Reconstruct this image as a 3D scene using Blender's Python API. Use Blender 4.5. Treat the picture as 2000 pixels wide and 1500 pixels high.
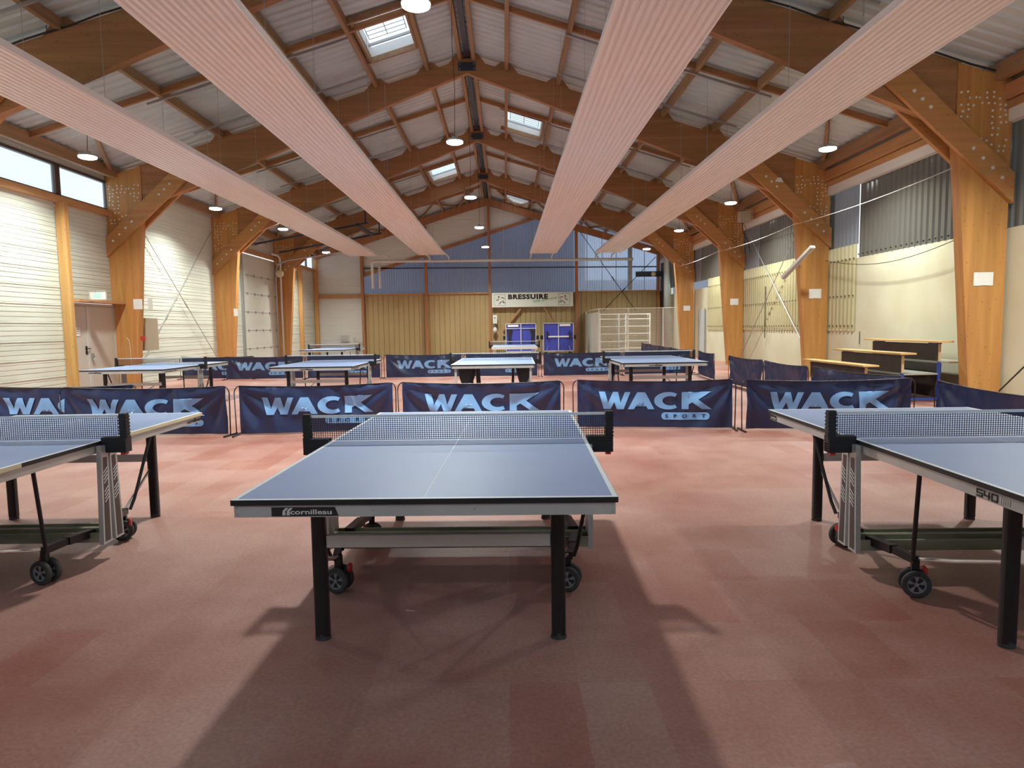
import bpy, bmesh, math, random
from mathutils import Vector, Matrix
for o in list(bpy.data.objects): bpy.data.objects.remove(o, do_unlink=True)
SC = bpy.context.scene; COL = SC.collection
PI = math.pi; rnd = random.Random(7)

# ------------------------------------------------------------------ camera
YAW, PITCH, ROLL, FPX, CAMH = 0.0093, -0.0844, -0.0148, 1315.58, 1.4258
def cam_axes():
    cy, sy, cp, sp = math.cos(YAW), math.sin(YAW), math.cos(PITCH), math.sin(PITCH)
    f = Vector((sy*cp, cy*cp, sp)); r = Vector((cy, -sy, 0)); u = r.cross(f)
    cr, sr = math.cos(ROLL), math.sin(ROLL)
    return r*cr+u*sr, -r*sr+u*cr, f
cr_, cu_, cf_ = cam_axes()
cam = bpy.data.cameras.new('camera'); camo = bpy.data.objects.new('camera', cam); COL.objects.link(camo)
cam.sensor_width = 36; cam.lens = FPX/2000*36; cam.clip_start = .05; cam.clip_end = 300
camo.matrix_world = Matrix(((cr_.x, cu_.x, -cf_.x, 0), (cr_.y, cu_.y, -cf_.y, 0), (cr_.z, cu_.z, -cf_.z, CAMH), (0, 0, 0, 1)))
SC.camera = camo
# ------------------------------------------------------------------ world and exposure
W = bpy.data.worlds.new('overcast_sky'); SC.world = W; W.use_nodes = True
wn = W.node_tree.nodes; wl = W.node_tree.links
bg = wn['Background']; bg.inputs[1].default_value = 1.0
tc = wn.new('ShaderNodeTexCoord'); nz = wn.new('ShaderNodeTexNoise'); nz.inputs['Scale'].default_value = 3
rp = wn.new('ShaderNodeValToRGB'); rp.color_ramp.elements[0].color = (.62, .82, 1, 1); rp.color_ramp.elements[1].color = (.90, .96, 1, 1)
rp.color_ramp.elements[0].position = .35; rp.color_ramp.elements[1].position = .65
wl.new(tc.outputs['Generated'], nz.inputs['Vector']); wl.new(nz.outputs['Fac'], rp.inputs[0]); wl.new(rp.outputs[0], bg.inputs[0])
vs = SC.view_settings; vs.view_transform = 'Standard'; vs.look = 'None'; vs.gamma = 1; vs.use_curve_mapping = False
vs.exposure = 0.62
LAMP_W = 170.0
# centre and side rows of hanging lamps (x, y, z)
LAMPS = [(-.98, 8.22, 5.2), (-.96, 14.09, 5.2), (-.94, 19.95, 5.2), (-.91, 25.89, 5.2), (-.86, 32.09, 5.2),
         (-8.4, 8.2, 5.0), (-8.42, 14.11, 5.0), (-8.38, 20.09, 5.0), (-7.78, 24.26, 5.0), (-8.1, 31.2, 4.95),
         (6.72, 8.2, 5.0), (6.72, 14.19, 5.0), (6.75, 20.28, 5.0), (6.69, 26.0, 5.0), (6.55, 31.2, 4.9)]

# ------------------------------------------------------------------ materials
MATS = {}
def mat(name, col, rough=.6, metal=0, spec=.5, noise=None, emit=None, bump=None):
    if name in MATS: return MATS[name]
    m = bpy.data.materials.new(name); m.use_nodes = True; MATS[name] = m
    n = m.node_tree.nodes; l = m.node_tree.links; p = n['Principled BSDF']
    p.inputs['Base Color'].default_value = (*col, 1); p.inputs['Roughness'].default_value = rough
    p.inputs['Metallic'].default_value = metal; p.inputs['Specular IOR Level'].default_value = spec
    if noise:   # (scale xyz, col2, detail)
        t = n.new('ShaderNodeTexCoord'); mp = n.new('ShaderNodeMapping'); mp.inputs['Scale'].default_value = noise[0]
        z = n.new('ShaderNodeTexNoise'); z.inputs['Scale'].default_value = 1; z.inputs['Detail'].default_value = 5
        r = n.new('ShaderNodeValToRGB'); r.color_ramp.elements[0].color = (*col, 1); r.color_ramp.elements[1].color = (*noise[1], 1)
        r.color_ramp.elements[0].position = noise[2] if len(noise) > 2 else .35; r.color_ramp.elements[1].position = noise[3] if len(noise) > 3 else .68
        l.new(t.outputs['Object'], mp.inputs[0]); l.new(mp.outputs[0], z.inputs['Vector']); l.new(z.outputs['Fac'], r.inputs[0]); l.new(r.outputs[0], p.inputs['Base Color'])
        if bump:
            b = n.new('ShaderNodeBump'); b.inputs['Strength'].default_value = bump; b.inputs['Distance'].default_value = .01
            l.new(z.outputs['Fac'], b.inputs['Height']); l.new(b.outputs[0], p.inputs['Normal'])
    if emit:
        p.inputs['Emission Color'].default_value = (*emit[0], 1); p.inputs['Emission Strength'].default_value = emit[1]
    return m
def wood(name, axis, c1, c2, knot=True):
    m = bpy.data.materials.new(name); m.use_nodes = True; MATS[name] = m
    n = m.node_tree.nodes; l = m.node_tree.links; p = n['Principled BSDF']; p.inputs['Roughness'].default_value = .55
    t = n.new('ShaderNodeTexCoord'); mp = n.new('ShaderNodeMapping')
    s = [9, 9, 9]; s[axis] = .55; mp.inputs['Scale'].default_value = s
    z = n.new('ShaderNodeTexNoise'); z.inputs['Scale'].default_value = 1; z.inputs['Detail'].default_value = 6; z.inputs['Distortion'].default_value = .6
    r = n.new('ShaderNodeValToRGB'); r.color_ramp.elements[0].color = (*c1, 1); r.color_ramp.elements[1].color = (*c2, 1)
    r.color_ramp.elements[0].position = .32; r.color_ramp.elements[1].position = .68
    l.new(t.outputs['Object'], mp.inputs[0]); l.new(mp.outputs[0], z.inputs['Vector']); l.new(z.outputs['Fac'], r.inputs[0])
    # laminations
    mp3 = n.new('ShaderNodeMapping'); s3 = [6.5, 6.5, 6.5]; s3[axis] = .3; mp3.inputs['Scale'].default_value = s3
    v3 = n.new('ShaderNodeTexVoronoi'); v3.inputs['Scale'].default_value = 1
    mx3 = n.new('ShaderNodeMixRGB'); mx3.blend_type = 'MULTIPLY'; mx3.inputs[0].default_value = .10
    l.new(t.outputs['Object'], mp3.inputs[0]); l.new(mp3.outputs[0], v3.inputs['Vector']); l.new(r.outputs[0], mx3.inputs[1]); l.new(v3.outputs['Color'], mx3.inputs[2])
    # knots
    mp2 = n.new('ShaderNodeMapping'); s2 = [14, 14, 14]; s2[axis] = 9; mp2.inputs['Scale'].default_value = s2
    v = n.new('ShaderNodeTexVoronoi'); v.inputs['Scale'].default_value = 1
    r2 = n.new('ShaderNodeValToRGB'); r2.color_ramp.elements[0].position = .065; r2.color_ramp.elements[1].position = .13
    r2.color_ramp.elements[0].color = (.22, .17, .15, 1); r2.color_ramp.elements[1].color = (1, 1, 1, 1)
    mx = n.new('ShaderNodeMixRGB'); mx.blend_type = 'MULTIPLY'; mx.inputs[0].default_value = .8 if knot else 0
    l.new(t.outputs['Object'], mp2.inputs[0]); l.new(mp2.outputs[0], v.inputs['Vector']); l.new(v.outputs['Distance'], r2.inputs[0])
    l.new(mx3.outputs[0], mx.inputs[1]); l.new(r2.outputs[0], mx.inputs[2]); l.new(mx.outputs[0], p.inputs['Base Color'])
    return m
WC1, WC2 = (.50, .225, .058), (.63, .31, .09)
wood_x = wood('shaded_glulam_rafter', 0, (.33, .15, .055), (.45, .215, .085)); wood_z = wood('glulam_column', 2, WC1, WC2)  # rafters: the column glulam darkened, roof shade put into its colour
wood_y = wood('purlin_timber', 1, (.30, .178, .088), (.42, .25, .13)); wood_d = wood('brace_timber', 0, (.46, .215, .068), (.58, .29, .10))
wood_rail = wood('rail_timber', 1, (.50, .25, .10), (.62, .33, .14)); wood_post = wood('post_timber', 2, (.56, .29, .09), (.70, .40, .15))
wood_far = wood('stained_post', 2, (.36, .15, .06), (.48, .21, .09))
wood_bench = mat('bench_wood', (.62, .36, .13), .45, noise=((1, 1.5, 40), (.78, .50, .22)))
alu = mat('aluminium_profile', (.55, .55, .53), .38, .25, noise=((3, 3, 3), (.46, .46, .44)))
alu_w = mat('worn_light_aluminium', (.66, .65, .60), .45, .1)
steel = mat('galvanised_steel', (.42, .44, .45), .4, .6)
boltm = mat('zinc_bolt_head', (.78, .78, .74), .35, .2)
chrome = mat('bright_tube', (.8, .8, .8), .2, .9)
black = mat('black_coated_steel', (.012, .011, .012), .38)
blackpl = mat('black_plastic', (.014, .014, .016), .5)
rubber = mat('rubber_tyre', (.03, .03, .03), .75, noise=((20, 20, 20), (.06, .06, .055)))
hubm = mat('grey_wheel_hub', (.22, .22, .23), .45)
red = mat('red_plastic', (.55, .04, .03), .4)
whitep = mat('white_paint', (.80, .80, .77), .5)
paperm = mat('white_paper', (.85, .84, .80), .7, noise=((60, 1, 90), (.55, .55, .55), .6, .75))
tray = mat('dusty_steel_tray', (.20, .20, .13), .6, .1, noise=((2, 9, 9), (.40, .39, .28), .4, .7))
blue_top = mat('blue_table_surface', (.235, .325, .545), .44, spec=.55, noise=((1.3, 1.3, 1.3), (.265, .355, .575)))
blue_under = mat('blue_table_underside', (.05, .07, .42), .45)
line_w = mat('white_line_paint', (.82, .86, .88), .4)
cream_edge = mat('cream_edge_tape', (.70, .62, .40), .5)
net_m = mat('navy_net_cord', (.018, .022, .045), .7)
tape_m = mat('pale_net_tape', (.72, .72, .70), .55)
navy = mat('navy_polyester', (.014, .024, .085), .36, spec=.6)
navy_b = mat('navy_polyester_reverse', (.018, .026, .085), .42, spec=.5)
skyb = mat('pale_blue_print', (.22, .44, .78), .4)
radm = mat('pinkish_white_enamel', (.78, .735, .705), .45)
rads = mat('white_enamel_flange', (.85, .84, .84), .4)
roofm = mat('pale_roof_sheet', (.50, .57, .58), .5, noise=((.7, .7, .7), (.62, .69, .70)))
cladm = mat('off_white_cladding', (.64, .67, .575), .5, noise=((.5, .5, 3), (.71, .735, .65)))
clad2 = mat('white_gable_cladding', (.74, .75, .70), .5)
cream = mat('cream_painted_blockwork', (.64, .61, .425), .75, noise=((1.2, 1.2, 1.2), (.70, .68, .51)))
brownm = mat('ochre_steel_sheet', (.44, .325, .145), .5, noise=((.6, .6, .25), (.51, .385, .18)))
door_m = mat('grey_beige_door_paint', (.60, .575, .50), .5)
dark_frame = mat('dark_window_frame', (.10, .065, .05), .5)
plate_m = mat('blue_grey_steel_plate', (.05, .065, .09), .4, .4)
lampbody = mat('lamp_housing', (.55, .56, .56), .4, .4)
lampglow = mat('lamp_diffuser', (1, 1, 1), .4, emit=((.93, 1, .93), 22))
cablem = mat('black_cable', (.02, .02, .02), .6)
kickb = mat('dark_brown_kickboard', (.045, .032, .028), .5, noise=((5, 5, 5), (.07, .05, .042)))
blue_st = mat('blue_frame_steel', (.03, .07, .35), .4)
silver_floor = mat('aluminium_tread', (.52, .52, .47), .4, .5)
signm = mat('sign_white', (.80, .84, .74), .5)
ink = mat('black_print', (.01, .01, .01), .5)
green = mat('green_print', (.16, .52, .12), .5)
exitg = mat('green_exit_face', (.35, .72, .60), .4, emit=((.25, .8, .55), .35))
cage_m = mat('white_wire_mesh', (.72, .70, .62), .5)
beige_box = mat('beige_cabinet_paint', (.46, .40, .28), .5)
yellowish = mat('cream_round_cover', (.72, .66, .40), .5)
pipe_w = mat('pale_pipe_paint', (.68, .66, .62), .4)
grey_pipe = mat('grey_duct', (.34, .38, .38), .4, .3)

def clear_mat(name, col, clear, trans, rough=.15):
    m = bpy.data.materials.new(name); m.use_nodes = True; n = m.node_tree.nodes; l = m.node_tree.links; n.remove(n['Principled BSDF'])
    out = n['Material Output']; tr = n.new('ShaderNodeBsdfTransparent'); tr.inputs[0].default_value = (*col, 1)
    tl = n.new('ShaderNodeBsdfTranslucent'); tl.inputs[0].default_value = (*col, 1)
    gl = n.new('ShaderNodeBsdfGlossy'); gl.inputs['Roughness'].default_value = rough; gl.inputs[0].default_value = (.8, .8, .8, 1)
    df = n.new('ShaderNodeBsdfDiffuse'); df.inputs[0].default_value = (*col, 1)
    a = n.new('ShaderNodeMixShader'); a.inputs[0].default_value = clear; l.new(tl.outputs[0], a.inputs[1]); l.new(tr.outputs[0], a.inputs[2])
    b = n.new('ShaderNodeMixShader'); b.inputs[0].default_value = trans; l.new(df.outputs[0], b.inputs[1]); l.new(a.outputs[0], b.inputs[2])
    lw = n.new('ShaderNodeLayerWeight'); pw = n.new('ShaderNodeMath'); pw.operation = 'POWER'; pw.inputs[1].default_value = 4
    fr = n.new('ShaderNodeMath'); fr.operation = 'MULTIPLY_ADD'; fr.inputs[1].default_value = .45; fr.inputs[2].default_value = .04
    l.new(lw.outputs['Facing'], pw.inputs[0]); l.new(pw.outputs[0], fr.inputs[0])
    c = n.new('ShaderNodeMixShader'); l.new(fr.outputs[0], c.inputs[0]); l.new(b.outputs[0], c.inputs[1]); l.new(gl.outputs[0], c.inputs[2])
    l.new(c.outputs[0], out.inputs[0]); return m
glass = clear_mat('window_glass', (.93, .97, 1), .9, .97, .05)
poly_blue = clear_mat('blue_grey_corrugated_polycarbonate', (.36, .40, .52), .1, .62, .22)
poly_grey = clear_mat('weathered_corrugated_polycarbonate', (.15, .14, .118), .05, .12, .14)
poly_pale = clear_mat('backlit_corrugated_polycarbonate', (.58, .64, .78), .2, .75, .25)  # same sheets made paler: stronger daylight behind is put into the colour
poly_mid = clear_mat('hazy_corrugated_polycarbonate', (.27, .29, .31), .05, .16, .18)
poly_cream = clear_mat('cream_corrugated_polycarbonate', (.66, .60, .36), .0, .25, .3)

def floor_material():
    m = bpy.data.materials.new('red_brown_resin_floor'); m.use_nodes = True; n = m.node_tree.nodes; l = m.node_tree.links; p = n['Principled BSDF']
    t = n.new('ShaderNodeTexCoord')
    z = n.new('ShaderNodeTexNoise'); z.inputs['Scale'].default_value = .55; z.inputs['Detail'].default_value = 7; z.inputs['Roughness'].default_value = .62
    r = n.new('ShaderNodeValToRGB'); e = r.color_ramp.elements; e[0].color = (.30, .118, .088, 1); e[1].color = (.44, .25, .205, 1); e[0].position = .34; e[1].position = .6
    l.new(t.outputs['Object'], z.inputs['Vector']); l.new(z.outputs['Fac'], r.inputs[0])
    # rectangular roller patches
    mp = n.new('ShaderNodeMapping'); mp.inputs['Scale'].default_value = (3.6, 1.9, 0); mp.inputs['Rotation'].default_value = (0, 0, .01)
    fl_ = n.new('ShaderNodeVectorMath'); fl_.operation = 'FLOOR'; wnz = n.new('ShaderNodeTexWhiteNoise'); wnz.noise_dimensions = '3D'
    nzd = n.new('ShaderNodeTexNoise'); nzd.inputs['Scale'].default_value = 9; dm = n.new('ShaderNodeVectorMath'); dm.operation = 'MULTIPLY_ADD'; dm.inputs[1].default_value = (.12, .12, 0)
    l.new(t.outputs['Object'], mp.inputs[0]); l.new(t.outputs['Object'], nzd.inputs['Vector']); l.new(nzd.outputs['Color'], dm.inputs[0]); l.new(mp.outputs[0], dm.inputs[2])
    l.new(dm.outputs[0], fl_.inputs[0]); l.new(fl_.outputs[0], wnz.inputs['Vector'])
    r2 = n.new('ShaderNodeValToRGB'); e = r2.color_ramp.elements; e[0].position = .25; e[1].position = .95; e[0].color = (1, 1, 1, 1); e[1].color = (.88, .70, .64, 1)
    l.new(wnz.outputs['Value'], r2.inputs[0])
    z3 = n.new('ShaderNodeTexNoise'); z3.inputs['Scale'].default_value = .35
    mpp = n.new('ShaderNodeMapping'); mpp.inputs['Scale'].default_value = (1, 1, 1); l.new(t.outputs['Object'], z3.inputs['Vector'])
    r4 = n.new('ShaderNodeValToRGB'); r4.color_ramp.elements[0].position = .38; r4.color_ramp.elements[1].position = .56; l.new(z3.outputs['Fac'], r4.inputs[0])
    mx = n.new('ShaderNodeMixRGB'); mx.blend_type = 'MULTIPLY'; l.new(r4.outputs[0], mx.inputs[0])
    l.new(r.outputs[0], mx.inputs[1]); l.new(r2.outputs[0], mx.inputs[2])
    z2 = n.new('ShaderNodeTexNoise'); z2.inputs['Scale'].default_value = 60; z2.inputs['Detail'].default_value = 3; l.new(t.outputs['Object'], z2.inputs['Vector'])
    mx2 = n.new('ShaderNodeMixRGB'); mx2.blend_type = 'OVERLAY'; mx2.inputs[0].default_value = .35
    l.new(mx.outputs[0], mx2.inputs[1]); l.new(z2.outputs['Fac'], mx2.inputs[2]); l.new(mx2.outputs[0], p.inputs['Base Color'])
    r3 = n.new('ShaderNodeValToRGB'); r3.color_ramp.elements[0].color = (.38,)*3+(1,); r3.color_ramp.elements[1].color = (.58,)*3+(1,)
    l.new(z.outputs['Fac'], r3.inputs[0]); l.new(r3.outputs[0], p.inputs['Roughness'])
    b = n.new('ShaderNodeBump'); b.inputs['Strength'].default_value = .08; b.inputs['Distance'].default_value = .01; l.new(z2.outputs['Fac'], b.inputs['Height']); l.new(b.outputs[0], p.inputs['Normal'])
    return m
floor_m = floor_material()

# ------------------------------------------------------------------ mesh builder
class MB:
    def __init__(s): s.v = []; s.f = []
    def add(s, vs_, fs_):
        k = len(s.v); s.v += [tuple(v) for v in vs_]; s.f += [tuple(i+k for i in f) for f in fs_]; return s
    def box(s, x0, x1, y0, y1, z0, z1):
        return s.add([(x0,y0,z0),(x1,y0,z0),(x1,y1,z0),(x0,y1,z0),(x0,y0,z1),(x1,y0,z1),(x1,y1,z1),(x0,y1,z1)],
                     [(0,3,2,1),(4,5,6,7),(0,1,5,4),(1,2,6,5),(2,3,7,6),(3,0,4,7)])
    def bar(s, a, b, w, h, up=(0,0,1)):          # rectangular bar from a to b
        a, b = Vector(a), Vector(b); d = (b-a).normalized(); u = Vector(up)
        if abs(d.dot(u)) > .99: u = Vector((0,1,0))
        r = d.cross(u).normalized()*w/2; u = r.cross(d).normalized()*h/2
        vs_ = [p+q for p in (a, b) for q in (-r-u, r-u, r+u, -r+u)]
        return s.add(vs_, [(0,1,2,3),(7,6,5,4),(0,4,5,1),(1,5,6,2),(2,6,7,3),(3,7,4,0)])
    def tube(s, pts, r, n=8, cap=True):
        pts = [Vector(p) for p in pts]; rings = []
        ref = None
        for i, p in enumerate(pts):
            d = (pts[min(i+1, len(pts)-1)]-pts[max(i-1, 0)]).normalized()
            if ref is None: ref = d.orthogonal().normalized()
            ref = (ref-d*ref.dot(d)).normalized(); q = d.cross(ref)
            rings.append([p+(ref*math.cos(2*PI*k/n)+q*math.sin(2*PI*k/n))*r for k in range(n)])
        vs_ = [v for g in rings for v in g]; fs_ = []
        for i in range(len(pts)-1):
            for k in range(n): fs_.append((i*n+k, i*n+(k+1) % n, (i+1)*n+(k+1) % n, (i+1)*n+k))
        if cap: fs_ += [tuple(range(n-1, -1, -1)), tuple((len(pts)-1)*n+k for k in range(n))]
        return s.add(vs_, fs_)
    def lathe(s, prof, c, axis=(0,0,1), n=20):   # prof: (r, h)
        ax = Vector(axis).normalized(); o = ax.orthogonal().normalized(); q = ax.cross(o); c = Vector(c); vs_ = []; fs_ = []
        for r, h in prof:
            for k in range(n): vs_.append(c+ax*h+(o*math.cos(2*PI*k/n)+q*math.sin(2*PI*k/n))*r)
        for i in range(len(prof)-1):
            for k in range(n): fs_.append((i*n+k, i*n+(k+1) % n, (i+1)*n+(k+1) % n, (i+1)*n+k))
        return s.add(vs_, fs_)
    def prism(s, poly, axis, a, b):              # poly 2D in the other two axes
        def P(p, t):
            return (t, p[0], p[1]) if axis == 0 else ((p[0], t, p[1]) if axis == 1 else (p[0], p[1], t))
        n = len(poly); vs_ = [P(p, a) for p in poly]+[P(p, b) for p in poly]
        fs_ = [tuple(range(n)), tuple(range(2*n-1, n-1, -1))]+[(i, i+n, (i+1) % n+n, (i+1) % n) for i in range(n)]
        return s.add(vs_, fs_)
    def build(s, name, m, parent=None, smooth=False, loc=None, extra=None, m2=None):
        nf = len(s.f)
        if extra: s.add(extra.v, extra.f)
        me = bpy.data.meshes.new(name); me.from_pydata(s.v, [], s.f); me.update()
        bm = bmesh.new(); bm.from_mesh(me); bmesh.ops.recalc_face_normals(bm, faces=bm.faces)
        bm.to_mesh(me); bm.free()
        if extra:
            for p in me.polygons:
                if p.index >= nf: p.material_index = 1
        if smooth:
            for p in me.polygons: p.use_smooth = True
        me.materials.append(m)
        if m2: me.materials.append(m2)
        o = bpy.data.objects.new(name, me); COL.objects.link(o)
        if parent: o.parent = parent
        if loc: o.location = loc
        return o
def tag(o, label=None, cat=None, group=None, kind=None):
    if label: o['label'] = label
    if cat: o['category'] = cat
    if group: o['group'] = group
    if kind: o['kind'] = kind
    return o
def thing(name, label, cat, loc=(0,0,0), rz=0, group=None):
    o = bpy.data.objects.new(name, None); COL.objects.link(o); o.location = loc; o.rotation_euler = (0,0,rz); o.empty_display_size = .2
    return tag(o, label, cat, group)
def struct(name, mb, m, parent=None, smooth=False):
    o = mb.build(name, m, parent, smooth)
    if not parent: o['kind'] = 'structure'
    return o
def copy_tree(o, parent=None):
    c = o.copy(); COL.objects.link(c)
    if parent: c.parent = parent
    for ch in [x for x in bpy.data.objects if x.parent == o]: copy_tree(ch, c)
    return c
def text_geo(s, height=1, bold=0, shear=0, xs=1, spacing=1, depth=0):
    cu = bpy.data.curves.new('t', 'FONT'); cu.body = s; cu.offset = bold; cu.shear = shear; cu.space_character = spacing; cu.extrude = depth; cu.resolution_u = 3
    ob = bpy.data.objects.new('t', cu); COL.objects.link(ob); bpy.context.view_layer.update()
    me = bpy.data.meshes.new_from_object(ob.evaluated_get(bpy.context.evaluated_depsgraph_get()))
    v = [tuple(p.co) for p in me.vertices]; f = [tuple(p.vertices) for p in me.polygons]
    x0 = min(p[0] for p in v); x1 = max(p[0] for p in v); y0 = min(p[1] for p in v); y1 = max(p[1] for p in v)
    k = height/(y1-y0)
    v = [((p[0]-x0)*k*xs, (p[1]-y0)*k, p[2]) for p in v]
    bpy.data.objects.remove(ob); bpy.data.curves.remove(cu); bpy.data.meshes.remove(me)
    return v, f, (x1-x0)*k*xs
def fit_text(s, w, h, **kw):
    v, f, ww = text_geo(s, h, **kw); return [(p[0]*w/ww, p[1], p[2]) for p in v], f
def place(v, o, ex, ez):   # text 2D to 3D
    o, ex, ez = Vector(o), Vector(ex), Vector(ez)
    return [o+ex*p[0]+ez*p[1] for p in v]

# ------------------------------------------------------------------ building constants
XL, XR, RX = -10.05, 8.36, -.85
FY = [11.29+6.196*k for k in range(-2, 5)]        # frame planes, last one is the gable
Y0, Y1 = -1.3, 36.1
def T(x): return 8.15-.304*abs(x-RX)              # rafter top line
def BT(x): return 7.77+.02-.388*abs(x-RX)         # rafter soffit line
SH = .19                                          # sheeting above the rafters

# floor
struct('floor', MB().box(XL-.15, XR+.3, Y0, Y1+.3, -.08, 0), floor_m)

# roof
PT = .25
SKY = [(-2.98, -1.98, 14.08, 16.16), (.17, 1.24, 20.85, 22.95), (-2.95, -1.9, 27.2, 29.4), (.2, 1.26, 33.6, 35.7)]
SKY = [(a, b, Y0+round((c-Y0)/PT)*PT, Y0+round((d-Y0)/PT)*PT) for a, b, c, d in SKY]
mb = MB()
for side in (-1, 1):
    xe = XL-.25 if side < 0 else XR+.35
    y = Y0; n = int(round((Y1+.4-Y0)/PT))
    for i in range(n):
        y = Y0+i*PT
        spans = [(RX, xe)]
        for a, b, c, d in SKY:
            if c-1e-3 <= y < d-1e-3 and (a-RX)*side > 0:
                lo, hi = (a, b) if side > 0 else (b, a); spans = [(RX, lo), (hi, xe)]
        prof = [(y, 0), (y+.10, 0), (y+.13, .035), (y+.22, .035), (y+PT, 0)]
        for xa, xb in spans:
            for (ya, ha), (yb, hb) in zip(prof, prof[1:]):
                za, zb = T(xa)+SH, T(xb)+SH
                mb.add([(xa, ya, za+ha), (xb, ya, zb+ha), (xb, yb, zb+hb), (xa, yb, za+hb)], [(0,1,2,3)])
struct('ceiling', mb, roofm)

# skylights
for i, (a, b, c, d) in enumerate(SKY):
    side = 1 if a > RX else -1
    def Pz(x): return T(x)+SH
    fr = MB()
    up = .22
    for (xa, ya), (xb, yb) in [((a, c), (b, c)), ((b, c), (b, d)), ((b, d), (a, d)), ((a, d), (a, c))]:
        fr.add([(xa, ya, Pz(xa)-.0), (xb, yb, Pz(xb)-.0), (xb, yb, Pz(xb)+up), (xa, ya, Pz(xa)+up)], [(0,1,2,3)])
    w = struct('window_%d' % (20+i), fr, whitep); w['kind'] = 'structure'
    MB().add([(a, c, Pz(a)+up), (b, c, Pz(b)+up), (b, d, Pz(b)+up), (a, d, Pz(a)+up)], [(0,1,2,3)]).build('pane', glass, w)
    tm = MB()
    for x in (a-.04, b+.04): tm.bar((x, c-.08, Pz(x)-.05), (x, d+.08, Pz(x)-.05), .06, .12)
    for y in (c-.03, d+.03): tm.bar((a-.2, y, Pz(a-.2)-.06), (b+.05, y, Pz(b+.05)-.06), .06, .12)
    tm.build('timber_frame', wood_y, w)
    tm = MB().bar((a, c+(d-c)*.80, Pz(a)+.1), (b, c+(d-c)*.80, Pz(b)+.1), .05, .05); tm.build('glazing_bar', steel, w)
    if i in (0, 1):
        g = MB(); L = (d-c)*.58
        for k in range(7):
            y = c+.08+L*k/6; g.tube([(a+.1, y, Pz(a+.1)+.05), (b-.08, y, Pz(b-.08)+.05)], .008, 5)
        for x in (a+.1, (a+b)/2, b-.08): g.tube([(x, c+.08, Pz(x)+.05), (x, c+.08+L, Pz(x)+.05)], .009, 5)
        g.build('security_grille', steel, w)

# purlins
ordn = ['first', 'second', 'third', 'fourth', 'fifth', 'sixth', 'seventh']
for side, sn in ((-1, 'left'), (1, 'right')):
    for k, off in enumerate([.17, .99, 2.28, 3.59, 4.92, 6.2]):
        x = RX+side*off
        if not XL < x < XR: continue
        hgt = .19
        ys = [(Y0, Y1)]
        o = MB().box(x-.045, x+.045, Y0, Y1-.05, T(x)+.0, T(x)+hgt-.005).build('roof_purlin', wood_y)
        tag(o, ('long timber ridge purlin just %s of the roof ridge' % sn) if k == 0 else '%s long timber purlin down from the ridge on the %s roof slope' % (ordn[k-1], sn), 'beam', 'roof purlins')
ends = {-1: XL+.25, 1: XR-.25}
for side, sn in ((-1, 'left'), (1, 'right')):
    x = ends[side]
    o = MB().box(x-.06, x+.06, Y0, Y1-.05, T(x)-.12, T(x)+.15).build('eaves_beam', wood_y)
    tag(o, 'long timber eaves beam along the top of the %s wall' % sn, 'beam')
o = MB().box(RX-.06, RX+.06, Y0, Y1-.05, T(RX)+.02, T(RX)+.16).build('ridge_cable_tray', plate_m); tag(o, 'dark perforated metal strip running between the two ridge purlins', 'cable tray')
bayn = {8.2: 'overhead nearest the viewer', 14.4: 'in the nearest fully seen bay', 20.6: 'in the second bay', 26.8: 'in the third bay', 33.0: 'in the last bay by the end wall'}
for y in (2.0, 8.2, 14.4, 20.6, 26.8, 33.0):
    if y == 2.0: continue
    for side, sn in ((-1, 'left'), (1, 'right')):
        xe = ends[side]; xs_ = RX+side*.2
        o = MB().bar((xs_, y, T(xs_)+.08), (xe, y, T(xe)+.08), .07, .12).build('secondary_rafter', wood_x)
        tag(o, 'thin secondary timber rafter across the %s slope %s' % (sn, bayn[y]), 'rafter', 'secondary rafters')
# hanger channels
for bi, yb in enumerate((8.2, 14.4, 20.6, 26.8)):
    for side, sn in ((-1, 'left'), (1, 'right')):
        for j, dy in enumerate((.1, 2.2)):
            xa, xb = (RX-2.3, RX-6.5) if side < 0 else (RX+2.2, RX+6.5)
            y = yb+dy
            o = MB().bar((xa, y, T(xa)-.03), (xb, y, T(xb)-.03), .045, .04).build('steel_channel', steel)
            tag(o, '%s steel hanger channel under the %s slope %s' % (('nearer', 'farther')[j], sn, bayn[yb]), 'hanger rail', 'steel hanger channels')
# diagonal wind braces at the eaves and in the last bay
for fi in range(2, 6):
    y = FY[fi+1] if fi < 5 else FY[-1]
    for side, sn in ((-1, 'left'), (1, 'right')):
        xc = ends[side]; xm = RX+side*7.9
        nm = {2: 'beside the nearest visible lamp row', 3: 'in the second bay', 4: 'in the third bay', 5: 'in the last bay'}[fi]
        o = MB().bar((xm, y-2.6, T(xm)+.06), (xc, y-.15, T(xc)+.06), .08, .1).build('eaves_wind_brace', wood_y)
        tag(o, 'short diagonal timber brace under the %s eaves %s' % (sn, nm), 'brace', 'eaves wind braces')
k = 0
for side, sn in ((-1, 'left'), (1, 'right')):
    for j in range(4):
        xa = RX+side*(.6+1.9*j); xb = xa+side*.95; xc = xb+side*.95
        o = MB().bar((xa, 33.2, T(xa)+.05), (xb, 35.9, T(xb)+.05), .08, .1).bar((xb, 35.9, T(xb)+.05), (xc, 33.2, T(xc)+.05), .08, .1).build('roof_wind_brace', wood_y)
        tag(o, '%s V-shaped timber roof brace from the ridge, %s slope at the end wall' % (ordn[j], sn), 'brace', 'end wall roof braces')

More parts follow.
